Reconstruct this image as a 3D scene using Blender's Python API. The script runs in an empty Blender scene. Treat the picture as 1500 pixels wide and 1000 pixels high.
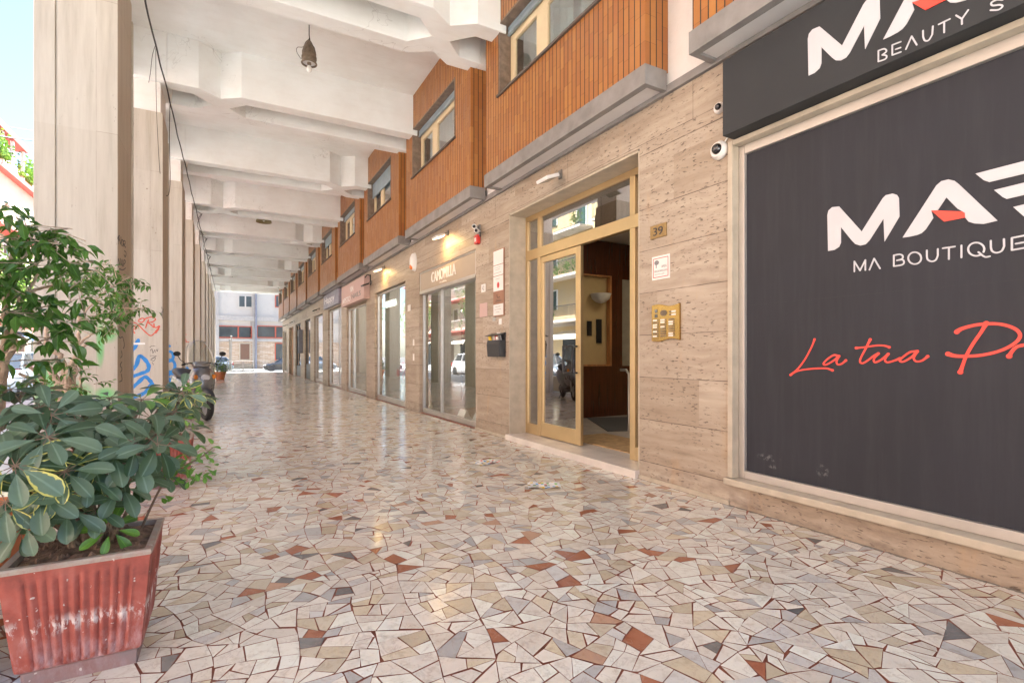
import bpy, bmesh, math, random
from mathutils import Vector, Matrix
R = math.radians
rnd = random.Random(7)
scene = bpy.context.scene
col = scene.collection

# ------------------------------------------------------------------ camera, sky, sun, exposure
PX, PF, EYE = 332.0, 750.0, 1.2              # vanishing point of the arcade, focal length in photo pixels, eye height
TH = math.atan((750 - PX) / PF); SN, CS = math.sin(TH), math.cos(TH)
cd = bpy.data.cameras.new('camera'); cam = bpy.data.objects.new('camera', cd); col.objects.link(cam)
cam.location = (0, 0, EYE); cam.rotation_euler = (R(90), 0, -TH)
cd.sensor_width = 36; cd.lens = 18; cd.shift_y = 20 / 1500; cd.clip_start = .05; cd.clip_end = 2000
scene.camera = cam
SUN = Vector((.42, .10, 1.0)).normalized()
world = bpy.data.worlds.new("World"); scene.world = world; world.use_nodes = True
wt = world.node_tree; bg = wt.nodes['Background']
sky = wt.nodes.new('ShaderNodeTexSky'); sky.sky_type = 'NISHITA'; sky.sun_disc = False
sky.sun_elevation = math.asin(SUN.z); sky.sun_rotation = math.atan2(SUN.x, SUN.y)
sky.air_density = .9; sky.dust_density = 1.2; sky.ozone_density = 1.0
wt.links.new(sky.outputs[0], bg.inputs[0]); bg.inputs[1].default_value = .05
sd = bpy.data.lights.new('sun', 'SUN'); sd.energy = 5.0; sd.angle = R(.55); sd.color = (1, .98, .955)
so = bpy.data.objects.new('sun', sd); col.objects.link(so)
so.rotation_euler = (-SUN).to_track_quat('-Z', 'Y').to_euler(); so.location = (0, -20, 40)
vs = scene.view_settings; vs.view_transform = 'Standard'; vs.look = 'None'; vs.gamma = 1; vs.exposure = 3.38
scene.cycles.max_bounces = 12; scene.cycles.diffuse_bounces = 7; scene.cycles.transparent_max_bounces = 16

# ------------------------------------------------------------------ planes of the real walls
def ray(x): u = (x - 750) / PF; return SN + u * CS, CS - u * SN
def onX(x, y, X):
    a, b = ray(x); t = X / a; return (t * b, EYE + t * (520 - y) / PF)       # -> Y, z on the plane X
def onY(x, y, Y):
    a, b = ray(x); t = Y / b; return (t * a, EYE + t * (520 - y) / PF)       # -> X, z on the plane Y

# ------------------------------------------------------------------ materials
def nt(name):
    m = bpy.data.materials.new(name); m.use_nodes = True
    return m, m.node_tree.nodes, m.node_tree.links, m.node_tree.nodes['Principled BSDF']
def setp(b, **k):
    for a, v in k.items(): b.inputs[a.replace('_', ' ')].default_value = v
class G:
    """tiny helper for wiring shader nodes"""
    def __init__(s, name):
        s.m, s.n, s.l, s.b = nt(name)
        s.pos = s.n.new('ShaderNodeNewGeometry').outputs['Position']
        s.xyz = None
    def sep(s):
        if s.xyz is None:
            q = s.n.new('ShaderNodeSeparateXYZ'); s.l.new(s.pos, q.inputs[0]); s.xyz = q.outputs
        return s.xyz
    def put(s, sock, v):
        if isinstance(v, (int, float)): sock.default_value = v
        elif isinstance(v, (tuple, list)): sock.default_value = tuple(v) if len(v) != 3 or sock.type == 'VECTOR' else (*v, 1)
        else: s.l.new(v, sock)
    def math(s, op, a, b=0, c=0, clamp=False):
        q = s.n.new('ShaderNodeMath'); q.operation = op; q.use_clamp = clamp
        s.put(q.inputs[0], a); s.put(q.inputs[1], b); s.put(q.inputs[2], c); return q.outputs[0]
    def comb(s, x, y, z):
        q = s.n.new('ShaderNodeCombineXYZ'); s.put(q.inputs[0], x); s.put(q.inputs[1], y); s.put(q.inputs[2], z); return q.outputs[0]
    def scale(s, v, sc):
        q = s.n.new('ShaderNodeMapping'); s.put(q.inputs[0], v); q.inputs[3].default_value = sc if isinstance(sc, tuple) else (sc,) * 3; return q.outputs[0]
    def noise(s, v, scale=1, detail=4, rough=.55, dist=0):
        q = s.n.new('ShaderNodeTexNoise'); s.put(q.inputs['Vector'], v); q.inputs['Scale'].default_value = scale
        q.inputs['Detail'].default_value = detail; q.inputs['Roughness'].default_value = rough; q.inputs['Distortion'].default_value = dist
        return q.outputs[0]
    def white(s, v):
        q = s.n.new('ShaderNodeTexWhiteNoise'); s.put(q.inputs[0], v); return q.outputs[0]
    def ramp(s, f, *st, mode='LINEAR'):
        q = s.n.new('ShaderNodeValToRGB'); s.put(q.inputs[0], f); e = q.color_ramp.elements; q.color_ramp.interpolation = mode
        while len(e) < len(st): e.new(1)
        for i, (p, c) in enumerate(st):
            e[i].position = p; e[i].color = (c, c, c, 1) if isinstance(c, (int, float)) else (*c, 1)
        return q.outputs[0]
    def mix(s, f, a, b, op='MIX'):
        q = s.n.new('ShaderNodeMix'); q.data_type = 'RGBA'; q.blend_type = op
        s.put(q.inputs[0], f); s.put(q.inputs[6], a); s.put(q.inputs[7], b); return q.outputs[2]
    def bump(s, h, st=.3, d=.01):
        q = s.n.new('ShaderNodeBump'); s.put(q.inputs['Height'], h); q.inputs['Strength'].default_value = st; q.inputs['Distance'].default_value = d
        s.l.new(q.outputs[0], s.b.inputs['Normal']); return q
    def out(s, color=None, rough=None, metal=None):
        if color is not None: s.put(s.b.inputs['Base Color'], color)
        if rough is not None: s.put(s.b.inputs['Roughness'], rough)
        if metal is not None: s.put(s.b.inputs['Metallic'], metal)
        return s.m
def plain(name, c, rough=.5, metal=0, var=.12, sc=6, bump=0, spec=.5, emit=0, coat=0):
    g = G(name); f = g.noise(g.pos, sc, 5)
    lo = tuple(x * (1 - var) for x in c); hi = tuple(min(1, x * (1 + var)) for x in c)
    cc = g.ramp(f, (.3, lo), (.7, hi))
    g.out(cc, g.math('MULTIPLY_ADD', f, .2 * rough, rough * .9), metal); g.b.inputs['Specular IOR Level'].default_value = spec
    if bump: g.bump(g.noise(g.pos, sc * 8, 4), bump, .004)
    if emit: g.put(g.b.inputs['Emission Color'], c); g.b.inputs['Emission Strength'].default_value = emit
    if coat: g.b.inputs['Coat Weight'].default_value = coat
    return g.m
def glass(name, tint=(.92, .94, .93), boost=1.5, base=.02):
    m, n, l, b = nt(name); n.remove(b)
    out = [q for q in n if q.type == 'OUTPUT_MATERIAL'][0]
    tr = n.new('ShaderNodeBsdfTransparent'); tr.inputs[0].default_value = (*tint, 1)
    gl = n.new('ShaderNodeBsdfGlossy'); gl.inputs['Roughness'].default_value = .004; gl.inputs[0].default_value = (1, 1, 1, 1)
    fr = n.new('ShaderNodeFresnel'); fr.inputs[0].default_value = 1.52
    mu = n.new('ShaderNodeMath'); mu.operation = 'MULTIPLY_ADD'; mu.inputs[1].default_value = boost; mu.inputs[2].default_value = base; mu.use_clamp = True
    mx = n.new('ShaderNodeMixShader')
    ge = n.new('ShaderNodeNewGeometry'); iv = n.new('ShaderNodeMath'); iv.operation = 'SUBTRACT'; iv.inputs[0].default_value = 1; l.new(ge.outputs['Backfacing'], iv.inputs[1])
    m2 = n.new('ShaderNodeMath'); m2.operation = 'MULTIPLY'; l.new(mu.outputs[0], m2.inputs[0]); l.new(iv.outputs[0], m2.inputs[1])   # the inner face of the thin pane adds no second mirror
    l.new(fr.outputs[0], mu.inputs[0]); l.new(m2.outputs[0], mx.inputs[0]); l.new(tr.outputs[0], mx.inputs[1]); l.new(gl.outputs[0], mx.inputs[2]); l.new(mx.outputs[0], out.inputs[0])
    return m

def travertine_wall():
    g = G('travertine_wall'); x, y, z = g.sep()
    course = g.math('FLOOR', g.math('DIVIDE', g.math('SUBTRACT', z, .175), .405))
    upper = g.math('GREATER_THAN', z, 3.13)
    course = g.math('ADD', course, g.math('MULTIPLY', upper, 7.3))
    slab = g.math('FLOOR', g.math('ADD', g.math('DIVIDE', y, 1.87), g.math('MULTIPLY', course, .37)))
    w = g.white(g.comb(course, slab, 0))
    warp = g.noise(g.scale(g.pos, (1, .9, 1.2)), 1, 3)
    zz = g.math('MULTIPLY_ADD', warp, .25, z)
    v = g.comb(g.math('MULTIPLY', w, 9.0), g.math('MULTIPLY', y, 1.0), g.math('MULTIPLY', zz, 9.0))
    streak = g.noise(v, 1.6, 8, .62)
    cloud = g.noise(g.pos, 1.3, 3)
    c = g.ramp(streak, (.28, (.26, .203, .150)), (.42, (.375, .305, .235)), (.58, (.445, .375, .298)), (.74, (.53, .465, .38)))
    c = g.mix(g.math('MULTIPLY', cloud, .35), c, (.44, .37, .295))
    c = g.mix(.8, c, g.ramp(w, (0, (.74, .69, .63)), (.5, (.93, .91, .88)), (1, (1.0, 1.0, 1.0))), 'MULTIPLY')
    # pits
    pv = g.comb(0, g.math('MULTIPLY', y, 16.0), g.math('MULTIPLY', zz, 62.0))
    pit = g.ramp(g.noise(pv, 1.0, 3, .6), (.585, 0), (.64, 1))
    dens = g.ramp(g.noise(g.comb(w, g.math('MULTIPLY', y, 1.1), g.math('MULTIPLY', zz, 6)), 1, 3), (.38, 0), (.56, 1))
    pit = g.math('MULTIPLY', pit, dens)
    c = g.mix(g.math('MULTIPLY', pit, .9), c, (.085, .06, .042))
    # soot and damp stains low on the wall
    low = g.math('MULTIPLY', g.ramp(z, (.02, 1), (.30, 0)), g.ramp(g.noise(g.scale(g.pos, (1, 2.2, 5)), 2.2, 6, .65), (.42, 0), (.66, 1)))
    c = g.mix(g.math('MULTIPLY', low, .7), c, (.16, .12, .095))
    rust = g.ramp(g.noise(g.scale(g.pos, (1, 3.5, .9)), 1.6, 5, .6), (.60, 0), (.76, 1))
    c = g.mix(g.math('MULTIPLY', rust, .28), c, (.52, .30, .12))
    # bed joints
    fr = g.math('FRACT', g.math('DIVIDE', g.math('SUBTRACT', z, .175), .405))
    j = g.math('MULTIPLY', g.math('LESS_THAN', fr, .017), g.math('LESS_THAN', z, 3.0))
    j2 = g.math('LESS_THAN', g.math('ABSOLUTE', g.math('SUBTRACT', z, 3.135)), .005)
    j3 = g.math('LESS_THAN', g.math('ABSOLUTE', g.math('SUBTRACT', z, 3.245)), .003)
    vj = g.math('MULTIPLY', g.math('GREATER_THAN', z, 3.24), g.math('LESS_THAN', g.math('FRACT', g.math('DIVIDE', g.math('ADD', y, .62), 1.865)), .0028))
    jj = g.math('MAXIMUM', g.math('MAXIMUM', j, j2), g.math('MAXIMUM', j3, vj))
    jj = g.math('MULTIPLY', jj, g.ramp(g.noise(g.pos, 9, 2), (.3, .35), (.6, 1)))
    c = g.mix(g.math('MULTIPLY', jj, .9), c, (.075, .05, .035))
    g.bump(g.math('SUBTRACT', streak, g.math('ADD', g.math('MULTIPLY', pit, 1.5), jj)), .35, .004)
    return g.out(c, g.math('MULTIPLY_ADD', streak, .25, .38))
def travertine_pier():
    g = G('travertine_pier'); x, y, z = g.sep()
    s1 = g.noise(g.comb(g.math('MULTIPLY', x, 9), g.math('MULTIPLY', y, 9), g.math('MULTIPLY', z, .7)), 1.5, 8, .62)
    cloud = g.noise(g.pos, 1.7, 5, .6)
    slab = g.math('FLOOR', g.math('ADD', g.math('DIVIDE', z, 1.27), g.math('MULTIPLY', g.math('FLOOR', g.math('DIVIDE', g.math('ADD', y, .6), 3.73)), .37)))
    half = g.math('GREATER_THAN', x, g.math('MULTIPLY_ADD', y, .007, -1.135))
    w = g.white(g.comb(slab, half, g.math('FLOOR', g.math('DIVIDE', g.math('ADD', y, .6), 3.73))))
    c = g.ramp(s1, (.25, (.36, .32, .255)), (.5, (.50, .465, .395)), (.75, (.60, .57, .495)))
    c = g.mix(g.math('MULTIPLY', cloud, .6), c, (.52, .49, .42))
    c = g.mix(.6, c, g.ramp(w, (0, (.84, .80, .76)), (1, (1, 1, 1))), 'MULTIPLY')
    pit = g.ramp(g.noise(g.comb(g.math('MULTIPLY', x, 45), g.math('MULTIPLY', y, 45), g.math('MULTIPLY', z, 16)), 1, 3, .6), (.64, 0), (.71, 1))
    pit = g.math('MULTIPLY', pit, g.ramp(g.noise(g.scale(g.pos, (5, 5, .8)), 1, 3), (.5, 0), (.66, 1)))
    c = g.mix(g.math('MULTIPLY', pit, .7), c, (.16, .11, .08))
    low = g.math('MULTIPLY', g.ramp(z, (0, 1), (.7, 0)), g.ramp(g.noise(g.scale(g.pos, (6, 6, 2)), 1, 6, .65), (.4, 0), (.7, 1)))
    c = g.mix(g.math('MULTIPLY', low, .6), c, (.20, .155, .12))
    # faces of the piers towards the shops are tinted browner and darker
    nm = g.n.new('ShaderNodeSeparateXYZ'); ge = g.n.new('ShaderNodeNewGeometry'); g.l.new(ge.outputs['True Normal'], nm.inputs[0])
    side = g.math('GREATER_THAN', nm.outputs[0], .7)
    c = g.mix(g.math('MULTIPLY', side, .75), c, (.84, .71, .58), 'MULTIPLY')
    fr = g.math('FRACT', g.math('ADD', g.math('DIVIDE', z, 1.27), g.math('MULTIPLY', g.math('FLOOR', g.math('DIVIDE', g.math('ADD', y, .6), 3.73)), .37)))
    j = g.math('MULTIPLY', g.math('LESS_THAN', fr, .003), half)
    vj = g.math('LESS_THAN', g.math('ABSOLUTE', g.math('SUBTRACT', x, g.math('MULTIPLY_ADD', y, .007, -1.135))), .0016)
    j = g.math('MAXIMUM', j, g.math('MULTIPLY', vj, g.ramp(g.noise(g.pos, 4, 2), (.35, 0), (.55, 1))))
    c = g.mix(g.math('MULTIPLY', j, .6), c, (.2, .14, .1))
    # faded green spray on the first pier
    nz = g.noise(g.scale(g.pos, (3, 1, 3)), 2, 4)
    msk = 0
    for cx, cz, rx, rz in ((-1.47, .93, .11, .21), (-1.24, .80, .15, .16), (-1.06, 1.32, .035, .24), (-1.0, 1.40, .08, .09), (-1.02, .82, .10, .075), (-1.02, .50, .16, .10)):
        dx = g.math('DIVIDE', g.math('SUBTRACT', x, cx), rx); dz = g.math('DIVIDE', g.math('SUBTRACT', z, cz), rz)
        d = g.math('ADD', g.math('MULTIPLY', dx, dx), g.math('MULTIPLY', dz, dz))
        d = g.math('SUBTRACT', 1.45, g.math('ADD', d, g.math('MULTIPLY', nz, .6)), clamp=True)
        msk = d if msk == 0 else g.math('MAXIMUM', msk, d)
    msk = g.math('MULTIPLY', g.math('MULTIPLY', msk, g.math('LESS_THAN', y, 6.3)), g.math('GREATER_THAN', y, 6.0))
    c = g.mix(g.math('MULTIPLY', msk, .85, clamp=True), c, (.13, .50, .16))
    g.bump(g.math('SUBTRACT', s1, g.math('ADD', g.math('MULTIPLY', pit, 1.6), j)), .35, .004)
    return g.out(c, .55)
def tiles():
    g = G('clinker_tiles'); x, y, z = g.sep()
    s = g.math('DIVIDE', g.math('ADD', y, x), .0745)
    ci = g.math('FLOOR', s); cf = g.math('FRACT', s)
    off = g.white(g.comb(ci, 3, 1))
    r = g.math('ADD', g.math('DIVIDE', z, .245), off); ri = g.math('FLOOR', r); rf = g.math('FRACT', r)
    w = g.white(g.comb(ci, ri, 5)); w2 = g.white(g.comb(ri, ci, 9))
    nz = g.noise(g.pos, 22, 4)
    c = g.ramp(w, (0, (.345, .125, .030)), (.3, (.385, .148, .034)), (.6, (.41, .165, .038)), (.85, (.445, .190, .046)), (1, (.36, .125, .032)))
    c = g.mix(.35, c, g.ramp(nz, (.3, (.78, .78, .78)), (.7, (1.0, 1.0, 1.0))), 'MULTIPLY')
    gj = g.math('LESS_THAN', cf, .16); hj = g.math('LESS_THAN', rf, .012)
    c = g.mix(g.math('MULTIPLY', hj, .75), c, (.10, .05, .03))
    c = g.mix(gj, c, (.05, .036, .028))
    jj = g.math('MAXIMUM', gj, hj)
    h = g.math('ADD', g.math('MULTIPLY', g.math('SUBTRACT', 1, jj), 1), g.math('MULTIPLY', w2, .25))
    g.bump(h, .6, .004)
    return g.out(c, g.math('MULTIPLY_ADD', jj, .45, g.math('MULTIPLY_ADD', w2, .15, .28)))
def plaster(name, c, dirt_or_band=(.5, .45, .38)):
    g = G(name); a = g.noise(g.pos, 1.2, 6, .6); b = g.noise(g.scale(g.pos, (1.2, 5, 5)), 2, 5, .6)
    cc = g.mix(g.ramp(a, (.38, 0), (.75, .34)), c, dirt_or_band)
    cc = g.mix(g.ramp(b, (.5, 0), (.8, .18)), cc, dirt_or_band)
    ck = g.ramp(g.math('ABSOLUTE', g.math('SUBTRACT', g.noise(g.pos, 1.1, 4, .6, .8), .5)), (0, 1), (.004, 0))
    cc = g.mix(g.math('MULTIPLY', g.math('MULTIPLY', ck, g.ramp(g.noise(g.pos, .6, 2), (.5, 0), (.6, 1))), .45), cc, tuple(q * .45 for q in dirt_or_band))
    g.bump(g.noise(g.pos, 14, 6, .6), .35, .01)
    return g.out(cc, .8)
def floor_mat():
    g = G('marble_chips')
    a = g.n.new('ShaderNodeVertexColor'); a.layer_name = 'stone'
    v = g.noise(g.pos, 16, 6, .65, .4); f = g.noise(g.pos, 90, 3, .6)
    c = g.mix(.75, a.outputs[0], g.ramp(v, (.28, (.78, .71, .64)), (.48, (.98, .96, .94)), (.72, (1.0, 1.0, 1.0))), 'MULTIPLY')
    vein = g.ramp(g.math('ABSOLUTE', g.math('SUBTRACT', g.noise(g.pos, 5, 5, .6, 1.2), .5)), (0, 1), (.018, 0))
    c = g.mix(g.math('MULTIPLY', vein, .25), c, (.40, .30, .25))
    c = g.mix(g.ramp(f, (.62, 0), (.72, .35)), c, (.30, .24, .20))
    wear = g.noise(g.pos, .9, 4, .6)
    x, y, z = g.sep(); dirt_or_band = g.math('MULTIPLY', g.ramp(x, (.0, 0), (1, 0)) if False else g.math('GREATER_THAN', g.math('ADD', x, g.math('MULTIPLY', v, .09)), 3.545), .75)  # uneven darker band where the floor meets the shop wall
    c = g.mix(dirt_or_band, c, (.13, .105, .085))
    sp = g.ramp(g.noise(g.pos, 3.1, 2, .4), (.765, 0), (.775, .8))
    c = g.mix(sp, c, (.07, .06, .055))
    g.bump(g.math('ADD', g.noise(g.pos, 5, 4, .55), g.math('MULTIPLY', f, .12)), .10, .006)
    g.b.inputs['Specular IOR Level'].default_value = .6
    return g.out(c, g.ramp(wear, (.3, .09), (.7, .21)))
def wood(name, c, sc=(8, 8, .8), rough=.35, coat=.3):
    g = G(name); s1 = g.noise(g.scale(g.pos, sc), 2.5, 7, .6, .3)
    cc = g.ramp(s1, (.3, tuple(q * .55 for q in c)), (.55, c), (.8, tuple(q * 1.35 for q in c)))
    g.b.inputs['Coat Weight'].default_value = coat
    return g.out(cc, rough)
def leaf_mat(name, a, b, var=None, rough=.24):
    """leaf colour picked per leaf; optional cream-yellow variegation"""
    g = G(name); vc = g.n.new('ShaderNodeVertexColor'); vc.layer_name = 'leaf'
    q = g.n.new('ShaderNodeSeparateColor'); g.l.new(vc.outputs[0], q.inputs[0])
    c = g.mix(q.outputs[0], a, b)
    n = g.noise(g.pos, 60, 3)
    c = g.mix(.35, c, g.ramp(n, (.3, (.75, .75, .75)), (.7, (1, 1, 1))), 'MULTIPLY')
    if var:
        f = g.math('MULTIPLY', q.outputs[1], g.ramp(g.math('ADD', q.outputs[2], g.math('MULTIPLY', g.noise(g.pos, 45, 2, .5), .9)), (.62, 1), (.68, 0)))
        c = g.mix(f, c, var)
    rib = g.math('MULTIPLY', g.ramp(q.outputs[2], (.84, 0), (.97, 1)), .28)
    c = g.mix(rib, c, tuple(min(1, w * 2.2) for w in b))
    g.b.inputs['Subsurface Weight'].default_value = 0
    m = g.out(c, g.math('MULTIPLY_ADD', n, .15, rough))
    # thin leaves let some light through
    tl = g.n.new('ShaderNodeBsdfTranslucent'); g.l.new(g.mix(.5, c, (.25, .5, .05)), tl.inputs[0])
    mx = g.n.new('ShaderNodeMixShader'); mx.inputs[0].default_value = .22
    out = [q for q in g.n if q.type == 'OUTPUT_MATERIAL'][0]
    g.l.new(g.b.outputs[0], mx.inputs[1]); g.l.new(tl.outputs[0], mx.inputs[2]); g.l.new(mx.outputs[0], out.inputs[0])
    return m
def film():
    g = G('dark_grey_film'); x, y, z = g.sep(); n = g.noise(g.pos, 1.6, 5)
    c = g.ramp(n, (.3, (.031, .032, .038)), (.7, (.037, .038, .046)))
    m = 0
    for cy, cz, ry, rz in ((2.46, .42, .11, .03), (2.05, .40, .05, .05), (2.42, .36, .05, .02)):
        d = g.math('ADD', g.math('POWER', g.math('DIVIDE', g.math('SUBTRACT', y, cy), ry), 2), g.math('POWER', g.math('DIVIDE', g.math('SUBTRACT', z, cz), rz), 2))
        d = g.math('SUBTRACT', 1, d, clamp=True); m = d if m == 0 else g.math('MAXIMUM', m, d)
    sc = g.math('MULTIPLY', m, g.ramp(g.noise(g.pos, 30, 4, .7), (.5, 0), (.62, .35)))
    dust = g.ramp(g.noise(g.scale(g.pos, (1, 9, .7)), 2, 6, .65), (.45, 0), (.8, .03))
    c = g.mix(g.math('ADD', sc, dust), c, (.35, .34, .33))
    g.b.inputs['Specular IOR Level'].default_value = .16
    g.bump(g.noise(g.scale(g.pos, (1, 3, .8)), 1.5, 3), .12, .01)
    return g.out(c, g.math('MULTIPLY_ADD', n, .3, .38))
def terracotta():
    g = G('painted_terracotta'); x, y, z = g.sep()
    n1 = g.noise(g.pos, 7, 6, .65); n2 = g.noise(g.scale(g.pos, (12, 12, 5)), 2, 6, .7)
    c = g.ramp(n1, (.3, (.21, .055, .042)), (.5, (.36, .085, .060)), (.75, (.42, .15, .12)))
    band = g.math('MULTIPLY', g.ramp(g.math('ABSOLUTE', g.math('SUBTRACT', z, .22)), (0, 1), (.045, 0)), g.ramp(n2, (.47, 0), (.54, 1)))
    lowf = g.math('MULTIPLY', g.ramp(z, (.04, 1), (.22, 0)), g.ramp(n2, (.42, 0), (.62, 1)))
    c = g.mix(g.math('MULTIPLY', lowf, .75), c, (.60, .46, .47))
    c = g.mix(g.math('MULTIPLY', band, .9), c, (.74, .70, .66))
    rim = g.math('MULTIPLY', g.math('GREATER_THAN', z, .432), g.ramp(n2, (.3, .55), (.6, 1)))
    c = g.mix(rim, c, (.42, .37, .31))
    gry = g.math('MULTIPLY', g.math('LESS_THAN', z, .062), g.ramp(n1, (.35, .5), (.6, 1)))
    c = g.mix(gry, c, (.27, .20, .19))
    chip = g.ramp(g.noise(g.pos, 34, 2, .5), (.70, 0), (.72, 1))
    c = g.mix(g.math('MULTIPLY', chip, .8), c, (.66, .62, .56))
    g.bump(n2, .3, .004)
    return g.out(c, .6)
def asphalt():
    g = G('asphalt'); a = g.noise(g.pos, .5, 5); b = g.noise(g.pos, 60, 3)
    c = g.ramp(a, (.3, (.055, .055, .057)), (.7, (.085, .083, .08)))
    c = g.mix(.5, c, g.ramp(b, (.3, (.6, .6, .6)), (.7, (1.0, 1.0, 1.0))), 'MULTIPLY'); g.bump(b, .4, .01)
    return g.out(c, .85)
def ledge_stone():
    g = G('ledge_stone'); x, y, z = g.sep()
    br = g.n.new('ShaderNodeTexBrick'); g.put(br.inputs[0], g.comb(x, z, 0))
    br.inputs['Scale'].default_value = 1; br.inputs['Brick Width'].default_value = .55; br.inputs['Row Height'].default_value = .14
    br.inputs['Mortar Size'].default_value = .012; br.inputs[1].default_value = (.44, .31, .21, 1); br.inputs[2].default_value = (.60, .50, .40, 1); br.inputs[3].default_value = (.30, .24, .2, 1)
    n = g.noise(g.pos, 2.5, 5)
    c = g.mix(.5, br.outputs[0], g.ramp(n, (.3, (.7, .6, .5)), (.7, (1, 1, 1))), 'MULTIPLY')
    return g.out(c, .8)

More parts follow.
